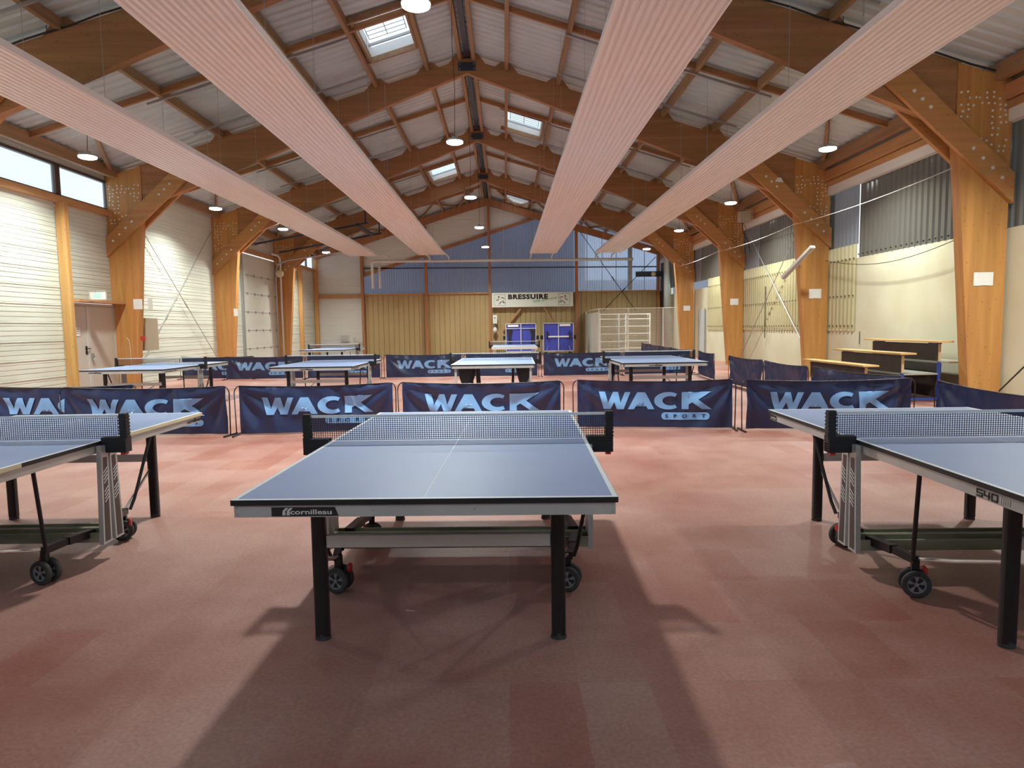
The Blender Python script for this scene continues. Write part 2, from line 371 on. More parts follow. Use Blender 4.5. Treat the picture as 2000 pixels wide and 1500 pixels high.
# ------------------------------------------------------------------ timber portal frames
def frame(y, label, first):
    t = thing('timber_portal_frame', label, 'timber frame', (RX, y, 0), 0, 'timber portal frames')
    D = .2
    for side in (-1, 1):
        xo = (XL if side < 0 else XR)-RX               # outer column face, local
        h = abs(xo); s = side
        def X(a): return s*a
        # rafter: double-tapered glulam
        poly = [(X(.0), T(RX)), (X(0), BT(RX)), (X(h-.95), BT(RX+h-.95)), (X(h-.86), T(RX+h-.86))]
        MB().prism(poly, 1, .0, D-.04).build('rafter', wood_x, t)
        # column
        ztop = T(RX+h)-.02
        poly = [(X(h), 0), (X(h), ztop), (X(h-.92), T(RX+h-.92)-.03), (X(h-.92), 4.75), (X(h-.80), 3.5), (X(h-.52), 0)]
        colm = MB().prism(poly, 1, -.02, D)
        # braces (a pair of planks clasping the frame)
        brs = []
        for yy in (-.11, D+.02):
            e1 = Vector((X(h+.0), yy+.04, 3.52)); e2 = Vector((X(h-2.1), yy+.04, 5.30))
            d = (e2-e1).normalized(); nrm = Vector((-d.z, 0, d.x))*.15*(1 if s > 0 else -1)
            a1 = e1+Vector((0, 0, -.08)); 
            pl = [(X(h+.02), 3.33), (X(h+.02), 3.82), (X(h-1.82), 5.53), (X(h-2.14), 5.27), ]
            brs.append(MB().prism(pl, 1, yy, yy+.08))
        # soffit cheek between rafter and brace
        # bolt heads
        b = MB(); r = random.Random(3)
        cx, cz = h-.46, 4.78
        for k in range(88):
            i_, j_ = k % 8, k//8
            px_, pz_ = h-.84+.105*i_+r.uniform(-.025, .025), 4.18+.095*j_+r.uniform(-.02, .02)
            if (2 <= i_ <= 4 and 3 <= j_ <= 7) or r.random() < .15: continue
            if pz_ < 3.35+(h+.02-px_)*.9+.42: continue
            if pz_ < T(RX+px_)-.12: b.lathe([(.021, 0), (.018, -.012), (.0, -.015)], (X(px_), -.02, pz_), (0, 1, 0), 8)
        b2 = MB()
        for k in range(4):
            f_ = .10+.09*k; px_, pz_ = h+.02-1.84*f_+.1*0, 3.58+1.75*f_
            b2.lathe([(.03, 0), (.028, -.012), (0, -.014)], (X(px_-.02), -.11, pz_-.01), (0, 1, 0), 10)
            f_ = .72+.07*k; px_, pz_ = h+.02-1.98*f_, 3.58+1.83*f_
            if k < 3: b2.lathe([(.03, 0), (.028, -.012), (0, -.014)], (X(px_), -.11, pz_-.02), (0, 1, 0), 10)
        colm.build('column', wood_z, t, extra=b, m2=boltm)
        brs[0].build('diagonal_brace', wood_d, t, extra=b2, m2=boltm); brs[1].build('diagonal_brace', wood_d, t)
        # chamfered purlin blocks on top of rafter
        for off in (.17, .99, 2.28, 3.59, 4.92, 6.2, 7.6):
            c = T(RX+off)
            pl = [(X(off-.30), T(RX+off-.30)), (X(off+.30), T(RX+off+.30)), (X(off+.12), T(RX+off+.12)+.17), (X(off-.12), T(RX+off-.12)+.17)]
            MB().prism(pl, 1, .02, D-.05).build('purlin_block', wood_x, t)
    p = MB().box(-.22, .22, -.02, .0, T(RX)-.31, T(RX)-.11)
    q = MB()
    for sx in (-.18, .18):
        for sz in (-.27, -.15): q.lathe([(.018, 0), (.014, -.012), (0, -.013)], (sx, -.02, T(RX)+sz), (0, 1, 0), 8)
    p.build('ridge_plate', plate_m, t, extra=q, m2=steel)
    return t
fl = {2: 'bolted timber portal frame nearest the viewer, its column at the right edge', 3: 'second bolted timber portal frame, beside the double door',
      4: 'third bolted timber portal frame, before the sectional door', 5: 'fourth bolted timber portal frame, nearest the end wall', 1: 'bolted timber portal frame overhead at the front', 0: 'bolted timber portal frame behind the viewer'}
for k in (2, 3, 4, 5): frame(FY[k], fl[k], k == 2)
for side, sn in ((-1, 'left'), (1, 'right')):
    pts = []
    for i in range(15):
        a = 3.0+5.9*i/14; x = RX+side*a; pts.append((x, FY[2]-.03, T(x)+.03-.03*abs(math.sin(i*1.1))))
    simple_ = MB().tube(pts, .016, 6)
    for i in range(2, 14, 3): simple_.bar((pts[i][0], FY[2]-.05, pts[i][2]-.03), (pts[i][0], FY[2]-.05, pts[i][2]+.1), .012, .006)
    tag(simple_.build('cable_bundle', cablem), 'dark cable bundle clipped along the nearest frame, %s slope' % sn, 'cable', 'cable bundles')
# gable rafters
for side, sn in ((-1, 'left'), (1, 'right')):
    h = abs((XL if side < 0 else XR)-RX)
    def gb(d): return 7.80-.30*d
    o = MB().prism([(RX, gb(0)), (RX+side*(h-.1), gb(h-.1)), (RX+side*(h-.1), gb(h-.1)+.36), (RX, gb(0)+.36)], 1, Y1-.28, Y1-.12).build('gable_rafter', wood_far)
    tag(o, 'dark stained rafter along the %s half of the end wall gable' % sn, 'rafter')

# ------------------------------------------------------------------ left wall
def clad(mb_, along, a0, a1, z0, z1, off, n_in, step=.1, topf=None):
    # horizontally ribbed sheet; along=0 runs in x at y=off, along=1 runs in y at x=off
    z = z0; i = 0
    while z < z1-1e-4:
        zt = min(z+step, z1)
        prof = [(z, 0), (zt-.022, 0), (zt-.016, -.012), (zt-.004, -.012), (zt, 0)] if (i % 4) else [(z, 0), (zt-.05, 0), (zt-.04, .012), (zt-.018, .012), (zt-.012, -.012), (zt, 0)]
        for (za, ha), (zb, hb) in zip(prof, prof[1:]):
            za, zb = min(za, z1), min(zb, z1)
            if along == 1: q = [(off+n_in*ha, a0, za), (off+n_in*ha, a1, za), (off+n_in*hb, a1, zb), (off+n_in*hb, a0, zb)]
            else:
                b0, b1 = a0, a1
                if topf:
                    zm = (za+zb)/2; b0, b1 = topf(zm, a0, a1)
                    if b1-b0 < .01: continue
                q = [(b0, off+n_in*ha, za), (b1, off+n_in*ha, za), (b1, off+n_in*hb, zb), (b0, off+n_in*hb, zb)]
            mb_.add(q, [(0,1,2,3)])
        z = zt; i += 1
mb = MB(); ZE = 5.5
clad(mb, 1, Y0, 11.4, 0, ZE, XL, 1)
clad(mb, 1, 11.4, 15.5, 0, 4.5, XL, 1)
clad(mb, 1, 15.5, 17.6, 2.15, 4.5, XL, 1)
clad(mb, 1, 17.5, 26.1, 0, ZE, XL, 1)
clad(mb, 1, 26.1, 30.2, 4.45, ZE, XL, 1)
clad(mb, 1, 30.2, Y1, 0, 4.6, XL, 1)
mb.box(XL-.02, XL, 11.4, 17.5, 5.24, 5.55).box(XL-.02, XL, 30.2, Y1, 5.3, 5.55)
struct('wall_left', mb, cladm)
struct('wall_front', MB().box(XL-.1, XR+.3, Y0-.1, Y0, 0, 2.4).box(XL-.1, XR+.3, Y0-.1, Y0, 6.2, 8.5), clad2)
wf = struct('window_5', MB().box(XL-.1, XR+.3, Y0-.08, Y0-.02, 2.38, 2.46).box(XL-.1, XR+.3, Y0-.08, Y0-.02, 6.14, 6.22), dark_frame)  # unseen glazed strip added behind the viewer to light the near tables
MB().box(XL-.1, XR+.3, Y0-.06, Y0-.05, 2.46, 6.14).build('pane', glass, wf)
# windows in left wall
def window(n, ya, yb, za, zb, pane_edges):
    f = MB()
    for z in (za, zb): f.box(XL-.05, XL+.04, ya, yb, z-.03, z+.03)
    for y in pane_edges: f.box(XL-.05, XL+.04, y-.035, y+.035, za, zb)
    w = struct('window_%d' % n, f, dark_frame)
    MB().box(XL-.02, XL-.01, ya, yb, za, zb).build('pane', glass, w)
window(1, 11.5, 15.58, 4.53, 5.22, (11.53, 13.55, 15.55)); window(2, 15.62, 17.52, 4.53, 5.22, (15.65, 17.5))
window(3, 30.3, 33.2, 4.6, 5.3, (30.33, 31.8, 33.17)); window(4, 33.3, 36.0, 4.6, 5.3, (33.33, 34.7, 35.97))
def simple(name, mb_, m, label, cat, group=None, smooth=False):
    return tag(mb_.build(name, m, None, smooth), label, cat, group)
simple('wall_rail', MB().box(XL+.0, XL+.16, 11.5, 17.6, 4.36, 4.5), wood_rail, 'horizontal timber rail under the long left window strip', 'rail')
simple('wall_rail', MB().box(XL+.0, XL+.16, 30.1, Y1, 4.46, 4.58), wood_rail, 'horizontal timber rail under the far left windows', 'rail')
simple('timber_post', MB().prism([(15.46, 0), (15.58, 0), (15.58, 4.36), (15.46, 4.36)], 0, XL+.02, XL+.23), wood_post, 'light timber post left of the double door', 'post')
simple('timber_post', MB().box(XL+.02, XL+.2, 33.15, 33.3, 0, 4.46), wood_post, 'timber post between the two far left window bays', 'post')
simple('timber_post', MB().box(XL+.02, XL+.22, 35.85, 36.02, 0, 5.2), wood_post, 'timber post in the far left corner', 'post')
# double door
d = struct('door_1', MB().box(XL-.04, XL+.0, 15.62, 17.5, 0, 2.12).box(XL, XL+.05, 15.60, 15.65, 0, 2.14).box(XL, XL+.05, 17.45, 17.5, 0, 2.14).box(XL, XL+.05, 15.6, 17.5, 2.08, 2.14), door_m)
for a, b in ((15.66, 16.32), (16.36, 17.44)): MB().box(XL, XL+.035, a, b, .01, 2.07).build('door_leaf', door_m, d)
MB().box(XL+.035, XL+.05, 16.30, 16.40, .01, 2.07).build('meeting_strip', alu_w, d)
MB().box(XL+.035, XL+.045, 16.2, 16.26, .92, 1.12).bar((XL+.08, 16.13, 1.06), (XL+.08, 16.33, 1.06), .02, .02).box(XL+.04, XL+.09, 16.22, 16.24, 1.05, 1.07).build('door_handle', black, d)
MB().box(XL+.05, XL+.09, 16.36, 16.44, .80, .94).tube([(XL+.09, 16.4, .9), (XL+.1, 16.47, .85), (XL+.09, 16.4, .78)], .008, 6).build('padlock_hasp', steel, d)
simple('door_lintel', MB().box(XL+.0, XL+.36, 15.58, 17.75, 2.15, 2.21), wood_rail, 'timber board above the grey double door', 'lintel')
simple('paper_notice', MB().add([(XL+.042, 15.80, 1.36), (XL+.042, 16.02, 1.36), (XL+.042, 16.02, 1.56), (XL+.042, 15.80, 1.56)], [(0,1,2,3)]), paperm, 'white paper notice taped to the left door leaf', 'notice')
hw_ = MB()
for r_ in range(3):
    y_ = 15.84
    for k_ in range(9-r_):
        hw_.bar((XL+.044, y_, 1.52-.05*r_), (XL+.044, y_+.012, 1.535-.05*r_-(k_ % 2)*.02), .004, .004); y_ += .016
tag(hw_.build('handwritten_lines', ink, None), None)
_pn = [o for o in bpy.data.objects if o.get('label') == 'white paper notice taped to the left door leaf'][0]; bpy.data.objects['handwritten_lines'].parent = _pn
# exit sign box
e = thing('exit_sign', 'caged green exit sign above the double door', 'exit sign', (XL+.40, 15.9, 2.22))
MB().box(0, .36, 0, .05, -.01, .16).build('housing', whitep, e)
MB().box(.09, .27, -.005, 0, .02, .13).build('sign_face', exitg, e)
g = MB()
for k in range(9): g.tube([(.0+.045*k, -.03, -.03), (.0+.045*k, -.03, .19)], .003, 5)
for z in (-.03, .03, .08, .13, .19): g.tube([(0, -.03, z), (.36, -.03, z)], .003, 5)
for x in (0, .36):
    for z in (-.03, .19): g.tube([(x, -.03, z), (x, .05, z)], .003, 5)
g.build('wire_guard', cage_m, e)
MB().bar((.16, -.008, .03), (.2, -.008, .09), .012, .004).bar((.2, -.008, .09), (.18, -.008, .115), .02, .004).bar((.11, -.008, .075), (.15, -.008, .075), .014, .004).build('pictogram', whitep, e)
# left column fittings (frame 2)
yk = FY[3]
simple('paper_notice', MB().box(-9.50, -9.27, yk-.03, yk-.026, 2.02, 2.28), paperm, 'white notice sheet on the left column beside the double door', 'notice')
simple('paper_notice', MB().box(-9.25, -9.13, yk+.2, yk+.21, 2.0, 2.3), whitep, 'white folded sheet behind the left column edge', 'notice')
simple('fire_call_point', MB().box(-9.36, -9.25, yk-.06, yk-.02, 1.22, 1.33).box(-9.33, -9.28, yk-.065, yk-.06, 1.25, 1.30), red, 'small red call point on the left column', 'call point')
cb = thing('electrical_cabinet', 'beige electrical cabinet behind the left column', 'cabinet', (-9.93, yk+.35, .95))
MB().box(-.12, .52, 0, .6, 0, .85).build('body', beige_box, cb)
MB().box(.14, .2, -.01, 0, .3, .35).build('latch', black, cb)
lk = MB().tube([(-9.72, yk-.035, 1.30), (-9.66, yk-.04, 1.22), (-9.65, yk-.035, 1.1), (-9.63, yk-.035, .6)], .006, 6)
simple('wall_hook_cord', lk, pipe_w, 'white cord hanging down the face of the left column', 'cord')
simple('paper_notice', MB().box(-9.42, -9.28, FY[4]-.03, FY[4]-.026, 1.95, 2.2), paperm, 'small white notice on the left column before the sectional door', 'notice')
# sectional garage door
gd = struct('door_2', MB().box(XL-.03, XL-.0, 26.1, 30.1, 0, 4.42), cladm)
for i in range(6):
    z0 = i*.72
    MB().box(XL+.0, XL+.035, 26.15, 30.05, z0+.01, z0+.71).build('door_section', cladm, gd)
hm = MB()
for i in range(1, 6):
    for j in range(5): hm.box(XL+.035, XL+.06, 26.5+j*.8, 26.56+j*.8, i*.72-.05, i*.72+.05)
hm.build('hinges', steel, gd)
MB().box(XL+.0, XL+.12, 30.1, 30.18, 0, 4.45).box(XL+.0, XL+.1, 25.98, 26.06, 0, 4.45).build('track', steel, gd)
simple('wall_rail', MB().box(XL, XL+.1, 25.9, 30.3, 4.45, 4.6), wood_rail, 'timber rail above the sectional door', 'rail')
mbp = MB().tube([(XL+.35, 28.6, 4.62), (XL+.35, 29.4, 4.62), (XL+.35, 29.6, 4.55), (XL+.33, 29.7, 4.3), (XL+.33, 29.7, 0.02)], .045, 10)
simple('grey_drain_pipe', mbp, pipe_w, 'pale pipe running down beside the sectional door', 'pipe', smooth=True)
simple('roller_spring', MB().tube([(XL+.45, 24.6, 4.95), (XL+.45, 27.6, 4.9)], .1, 12).box(XL, XL+.5, 24.9, 24.96, 4.8, 5.1).box(XL, XL+.5, 27.3, 27.36, 4.8, 5.1), lampbody, 'thick grey roller drum above the sectional door', 'roller', smooth=True)
rt = MB().tube([(XL+.2, 29.45, .0), (XL+.2, 29.45, 3.9), (XL+.3, 29.45, 4.25), (XL+.7, 29.45, 4.42), (-7.0, 29.45, 4.75)], .035, 8)
simple('door_track_rail', rt, steel, 'curved steel rail rising from the sectional door towards the roof', 'track', smooth=True)
for y in (26.4, 29.3):
    simple('overhead_door_rail', MB().bar((-9.6, y, 4.75), (-5.2, y, 5.5), .08, .06).bar((-5.3, y, 5.5), (-5.3, y, 6.5), .05, .05).bar((-7.6, y, 5.1), (-7.6, y, 6.0), .05, .05), plate_m, '%s dark overhead rail of the sectional door under the left roof' % ('nearer' if y < 27 else 'farther'), 'rail', 'overhead door rails')
simple('spring_shaft', MB().bar((-5.6, 26.4, 5.44), (-5.6, 29.3, 5.44), .12, .1).bar((-6.6, 26.4, 5.27), (-6.6, 29.3, 5.27), .06, .06), plate_m, 'dark cross shaft joining the overhead door rails', 'shaft')
simple('round_siren', MB().lathe([(0, -.08), (.12, -.08), (.16, -.04), (.16, .03), (.09, .08), (0, .08)], (-9.62, 29.3, 3.85), (.1, 1, 0), 18), yellowish, 'round cream siren by the pipe next to the sectional door', 'siren', smooth=True)
# bracing rods
def rod(a, b, label, r=.012, m=None, turn=True):
    t = MB().tube([a, b], r, 8)
    if turn:
        A, B = Vector(a), Vector(b); c = A.lerp(B, .6); d_ = (B-A).normalized()
        t.tube([c-d_*.12, c+d_*.12], r*1.9, 8)
    return simple('bracing_rod', t, m or steel, label, 'rod', 'steel bracing rods')
rod((-9.93, 18.0, 5.0), (-9.93, 23.4, .45), 'steel bracing rod on left wall sloping down away from the viewer')
rod((-9.90, 23.45, 4.95), (-9.90, 18.1, .3), 'steel bracing rod on left wall sloping down towards the viewer')
rod((8.2, 17.9, 4.9), (8.2, 23.4, .3), 'steel bracing rod on right wall falling away from the viewer')
rod((8.16, 23.4, 5.0), (8.16, 17.75, .3), 'steel bracing rod on right wall falling towards the viewer')
rod((8.15, 11.0, .25), (8.15, 5.5, 4.9), 'black bracing rod at the right picture edge beyond the column', .012, black)
rod((3.95, 35.85, 6.45), (6.95, 35.85, 2.2), 'bracing rod falling right across the end wall glazing', .016, black)
rod((8.0, 35.8, 5.0), (5.2, 35.8, 2.2), 'bracing rod falling left across the end wall glazing', .016, black)
# cladding shadow cable omitted: the photo shows only its shadow

# ------------------------------------------------------------------ right wall
def vcorr(mb_, along, a0, a1, z0, z1, off, n_in, pitch, depth, topf=None, botf=None):
    n = max(1, int(round((a1-a0)/pitch))); p = (a1-a0)/n
    for i in range(n):
        a = a0+i*p; pr = [(a, 0), (a+p*.35, 0), (a+p*.5, depth), (a+p*.85, depth), (a+p, 0)]
        for (u, hu), (w_, hw) in zip(pr, pr[1:]):
            zu0 = botf(u) if botf else z0; zw0 = botf(w_) if botf else z0; zu = topf(u) if topf else z1; zw = topf(w_) if topf else z1
            if zu <= zu0 and zw <= zw0: continue
            if along == 1: q = [(off+n_in*hu, u, zu0), (off+n_in*hw, w_, zw0), (off+n_in*hw, w_, zw), (off+n_in*hu, u, zu)]
            else: q = [(u, off+n_in*hu, zu0), (w_, off+n_in*hw, zw0), (w_, off+n_in*hw, zw), (u, off+n_in*hu, zu)]
            mb_.add(q, [(0,1,2,3)])
xw = XR+.06
mb = MB()
mb.box(xw, xw+.2, Y0, 25.5, 0, 2.95).box(xw, xw+.2, 25.5, Y1, 0, 2.95).box(xw+.1, xw+.2, 34.6, Y1, 2.9, 5.6)
mb.box(xw-.0, xw+.2, Y0, Y1, 4.86, 5.62)
struct('wall_right', mb, cream)
mb = MB()
vcorr(mb, 1, Y0, 16.15, 2.93, 4.86, xw+.06, -1, .19, .035)
vcorr(mb, 1, 17.3, 34.6, 3.28, 4.86, xw+.06, -1, .19, .035)
o = struct('wall_right_upper', mb, poly_grey)
mb = MB(); vcorr(mb, 1, 16.15, 17.3, 3.28, 4.86, xw+.02, -1, .19, .035); vcorr(mb, 1, 22.4, 23.7, 3.28, 4.86, xw+.02, -1, .19, .035); vcorr(mb, 1, 29.0, 30.3, 3.28, 4.86, xw+.02, -1, .19, .035)
struct('wall_right_glazing', mb, poly_mid)
mb = MB()
vcorr(mb, 1, 16.15, 24.9, 1.21, 3.28, xw-.01, -1, .19, .03); vcorr(mb, 1, 25.6, 27.9, 1.19, 3.28, xw-.01, -1, .19, .03)
struct('wall_right_lower_sheeting', mb, poly_cream)
sb = MB()
for (a, b, zs) in ((16.2, 24.8, (1.32, 2.05, 2.93)), (25.7, 27.8, (1.32, 2.05, 2.93)), (12, 16.1, (3.0,)), (17.4, 23.6, (4.0,))):
    y = a
    while y < b:
        for z in zs: sb.box(xw-.06, xw-.045, y, y+.03, z, z+.03)
        y += .19
sb.build('trim_1', black)['kind'] = 'structure'
simple('eaves_board', MB().box(xw-.12, xw+.02, Y0, Y1, 4.66, 4.86), whitep, 'white board along the top of the right wall glazing', 'board')
simple('eaves_board', MB().box(xw-.16, xw+.0, Y0, Y1, 4.86, 4.98), wood_rail, 'timber board above the white strip on the right wall', 'board')
simple('eaves_board', MB().box(xw-.2, xw-.04, Y0, Y1, 5.0, 5.25), wood_rail, 'upper timber eaves board on the right wall', 'board')
simple('corner_panel', MB().box(XR-.05, XR+.05, 34.7, Y1, 0, 5.0), mat('dark_brown_panel', (.09, .06, .045), .6), 'dark narrow panel closing the far right corner', 'panel')  # dark brown strip over the far end of the right wall
simple('wall_conduit', MB().tube([(xw-.03, 15.9, .9), (xw-.03, 15.9, 1.2)], .008, 6).tube([(xw-.08, 21.6, .96), (xw-.08, 21.6, 2.6)], .012, 6), cablem, 'thin dark rod hanging on the right wall between the columns', 'rod')
simple('downpipe', MB().tube([(8.0, 33.3, 0), (8.0, 33.3, 4.75), (7.95, 33.0, 5.1)], .16, 14), grey_pipe, 'wide grey downpipe in the far right corner', 'pipe', smooth=True)
d3 = struct('door_3', MB().box(xw-.04, xw, 28.25, 29.1, 0, 2.05), mat('pale_blue_grey_door', (.50, .56, .55), .5))
MB().box(xw-.07, xw-.04, 28.2, 28.25, 0, 2.1).box(xw-.07, xw-.04, 29.1, 29.15, 0, 2.1).build('door_frame', steel, d3)
# papers on right columns
for k, (xa, xb, za, zb), lb in ((2, (7.83, 8.16, 2.0, 2.22), 'curled white paper notice on the nearest right column'), (3, (7.87, 8.19, 2.05, 2.29), 'white paper notice on the second right column'),
                                (4, (7.9, 8.19, 2.08, 2.3), 'white paper notice on the third right column'), (5, (7.9, 8.2, 2.03, 2.25), 'white paper notice on the fourth right column')):
    y = FY[k]-.028; g = MB(); n = 8
    for i in range(n+1):
        a = i/n; g.v += [(xa+(xb-xa)*a, y-.006*math.sin(a*PI*2)**2, za-.004*math.sin(a*9)), (xa+(xb-xa)*a, y-.002, zb)]
    g.f += [(2*i, 2*i+2, 2*i+3, 2*i+1) for i in range(n)]
    simple('paper_notice', g, paperm, lb, 'notice', 'notices on the right columns')
simple('torn_paper', MB().add([(6.9, FY[3]-.12, 5.0), (7.12, FY[3]-.12, 4.98), (7.05, FY[3]-.12, 5.1), (6.96, FY[3]-.12, 5.09)], [(0,1,2,3)]), whitep, 'torn scrap of white paper on the second right brace', 'paper')
ft = thing('fluorescent_batten', 'tilted fluorescent light batten on the second right column', 'light fitting', (7.25, 16.7, 2.9))
MB().bar((.12, -.5, .33), (-.12, .6, -.32), .13, .06).build('housing', whitep, ft)
MB().bar((.12, -.49, .29), (-.12, .58, -.36), .07, .02).build('tube_cover', lampbody, ft)
MB().tube([(.0, .1, 0), (.35, .7, -.05)], .02, 6).build('bracket', steel, ft)
rp_ = []
for a, b in ((11.3, 17.4), (17.4, 23.6), (23.6, 29.8)):
    for i in range(8):
        u = i/8; rp_.append((7.42, a+(b-a)*u, 3.93-.3*u*(1-u)))
simple('white_rope', MB().tube(rp_, .007, 6), pipe_w, 'thin white rope strung between the right columns', 'rope', smooth=True)
cwire = [(8.15, 11.6+.4*i, 2.98-.30*math.sin(i/14*PI)) for i in range(15)]
simple('loose_cable', MB().tube(cwire, .007, 5), cablem, 'loose cable drooping across the right wall between the first two columns', 'cable', smooth=True)
hb = thing('caged_fan_unit', 'wire caged fan unit under the right eaves', 'fan unit', (7.75, 22.3, 4.72))
MB().box(0, .34, 0, .3, .03, .36).build('body', beige_box, hb)
g = MB()
for i in range(8): g.tube([(-.03+i*.06, -.04, 0), (-.03+i*.06, -.04, .4)], .005, 4)
for i in range(6): g.tube([(-.03, -.04, i*.08), (.39, -.04, i*.08)], .005, 4)
g.build('wire_guard', cage_m, hb)
MB().tube([(.1, .1, .05), (.12, .1, -.3), (.3, .1, -.6), (.36, .1, -.95)], .014, 6).build('cable', cablem, hb)

# ------------------------------------------------------------------ end wall
def slant(x): return 4.2+(x+7.6)*.316          # line between white cladding and blue sheets
def rooft(x): return T(x)+SH+.02
mb = MB(); 
def topl(z, a0, a1):    # clip white cladding to under the roof and above the slant
    d = (8.36-z)/.304; b0 = max(a0, RX-d); b1 = min(a1, RX+d); return b0, b1
clad(mb, 0, XL, -7.5, 0, 6.4, Y1, -1, topf=topl)
def up(z, a0, a1):
    b0, b1 = topl(z, a0, a1); xs_ = -7.6+(z-4.2)/.316; return b0, min(b1, xs_)
clad(mb, 0, -7.5, 3.2, 4.2, 8.4, Y1, -1, topf=up)
struct('wall_back', mb, clad2)
mb = MB(); 
x = -7.5
while x < XR+.1:
    pr = [(x, .0), (x+.235, .0), (x+.245, -.03), (x+.262, -.03), (x+.27, 0)]
    for (u, hu), (w_, hw) in zip(pr, pr[1:]): mb.add([(u, Y1-.03-hu, 0), (w_, Y1-.03-hw, 0), (w_, Y1-.03-hw, 3.24), (u, Y1-.03-hu, 3.24)], [(0,1,2,3)])
    x += .27
struct('wall_back_lower', mb, brownm)
mb = MB(); vcorr(mb, 0, -7.5, 3.7, 3.2, 0, Y1, -1, .125, .02, topf=lambda x: min(slant(x), rooft(x))); struct('wall_back_glazing', mb, poly_blue)
mb = MB(); vcorr(mb, 0, 3.7, XR+.1, 3.2, 0, Y1, -1, .125, .02, topf=lambda x: min(slant(x), rooft(x))); struct('wall_back_backlit_glazing', mb, poly_pale)  # right-hand sheets, their brighter backlight painted by the paler tint
# dark building beyond the translucent sheets
mb = MB().box(-9.5, 4.6, 38.5, 44, 0, 9.5).box(4.6, 12, 38.5, 44, 0, 4.0); o = mb.build('neighbouring_building', mat('neighbour_wall', (.22, .22, .26), .7)); tag(o, 'dim neighbouring building seen through the end wall sheets', 'building')
simple('slanted_rail', MB().bar((-7.5, Y1-.07, slant(-7.5)), (2.6, Y1-.07, slant(2.6)), .1, .16), wood_far, 'slanted timber rail crossing the upper end wall', 'rail')
for x, zt, lb in ((-7.47, 5.9, 'stained post left of the ochre end wall'), (-4.12, 6.75, 'second stained post of the end wall from the left'), (-.77, 7.95, 'stained centre post of the end wall beside the town sign'),
                  (3.82, 6.5, 'stained post right of the town sign'), (8.15, 5.1, 'stained post at the right end of the end wall')):
    simple('gable_post', MB().box(x-.07, x+.07, Y1-.32, Y1-.06, 0, zt), wood_far, lb, 'post', 'end wall posts')
for a, b, lb in ((-7.4, -4.2, 'left of the second post'), (-4.05, -.85, 'left of the sign'), (3.9, 8.1, 'above the wire cage')):
    simple('gable_rail', MB().bar((a, Y1-.12, 3.24), (b, Y1-.12, 3.24), .14, .07), wood_rail, 'horizontal timber rail on the end wall ' + lb, 'rail')
simple('gable_rail', MB().box(XL+.2, -7.54, Y1-.14, Y1-.02, 3.08, 3.26), wood_rail, 'horizontal timber rail on the white end wall section', 'rail')
simple('gable_rail', MB().bar((-7.4, Y1-.09, 4.62), (8.1, Y1-.09, 4.50), .06, .06), plate_m, 'dark steel rail across the translucent end wall sheets', 'rail')
gm = MB()
for x in (-5.9, -2.2, 1.5, 4.4, 5.2, 5.95, 6.75, 7.45): gm.box(x-.015, x+.015, Y1-.06, Y1-.03, 3.26, min(slant(x), T(x)))
o = gm.build('trim_2', steel); o['kind'] = 'structure'
simple('vertical_duct', MB().box(6.55, 6.75, Y1-.3, Y1-.12, 3.3, 5.7), grey_pipe, 'upright grey duct in front of the backlit end wall sheets', 'duct')
fan = thing('wall_fan_arm', 'horizontal grey fan arm with round hub near the far right corner', 'fan', (6.9, 35.6, 3.95))
MB().box(0, 1.9, 0, .05, 0, .28).build('arm', plate_m, fan)
MB().lathe([(0, -.1), (.07, -.1), (.13, -.06), (.13, 0)], (.93, 0, .14), (0, 1, 0), 16).build('hub', yellowish, fan, True)

# town sign
sg = thing('town_sign', 'long white town sign with running figures on the end wall', 'sign', (-.66, Y1-.42, 2.47))
MB().box(0, 4.27, 0, .12, 0, .75).build('sign_board', signm, sg)
fr = MB()
for (xa, xb) in ((.12, .70), (3.52, 4.10)):
    for z in (.09, .66): fr.box(xa, xb, -.004, 0, z-.006, z+.006)
    for x in (xa, xb): fr.box(x-.006, x+.006, -.004, 0, .09, .66)
    for z in (.28, .47): fr.box(xa, xb, -.004, 0, z-.002, z+.002)
fr.build('pictogram_frames', ink, sg)
def runner(m, xo, fl_):
    def P(x, z): return (xo+(x if not fl_ else .58-x), -.006, z+.09)
    def seg(a, b, w=.035):
        A, B = Vector(P(*a)), Vector(P(*b)); m.bar(A, B, .006, w, up=(0, 0, 1) if abs(a[0]-b[0]) > .05 else (1, 0, 0))
    m.lathe([(.042, 0), (.042, -.006), (0, -.006)], P(.24, .45), (0, 1, 0), 14)
    for a, b in (((.36, .42), (.48, .40)), ((.48, .40), (.54, .35)), ((.26, .35), (.20, .28)), ((.20, .28), (.10, .28)), ((.40, .22), (.24, .06)), ((.46, .28), (.46, .14)), ((.46, .14), (.57, .14))): seg(a, b)
pm = MB(); runner(pm, .12, False); runner(pm, 3.52, True); pm.build('running_figures', ink, sg)
v, f_ = fit_text('BRESSUIRE', 2.10, .27, bold=.06, spacing=1.15)
MB().add(place(v, (.85, -.005, .40), (1, 0, 0), (0, 0, 1)), f_).build('town_name', ink, sg)
v, f_ = fit_text('Ville Sportive', 1.25, .17, shear=.5, bold=.008)
MB().add(place(v, (2.18, -.005, .17), (1, 0, .17), (0, 0, 1)), f_).build('slogan', green, sg)
for x0, x1, lb in ((.95, .15, 'left'), (2.05, 2.75, 'right')):
    simple('sign_strut', MB().bar((x0, Y1-.22, 2.5), (x1+(-.25 if x1 < x0 else 0), Y1-.22, 1.3), .08, .1, up=(0, 1, 0)), wood_rail, 'diagonal timber strut below the %s of the town sign' % lb, 'strut', 'struts under the sign')
bx = thing('wall_phone_box', 'small cream box hanging on the centre post', 'box', (-.62, Y1-.42, 1.62))
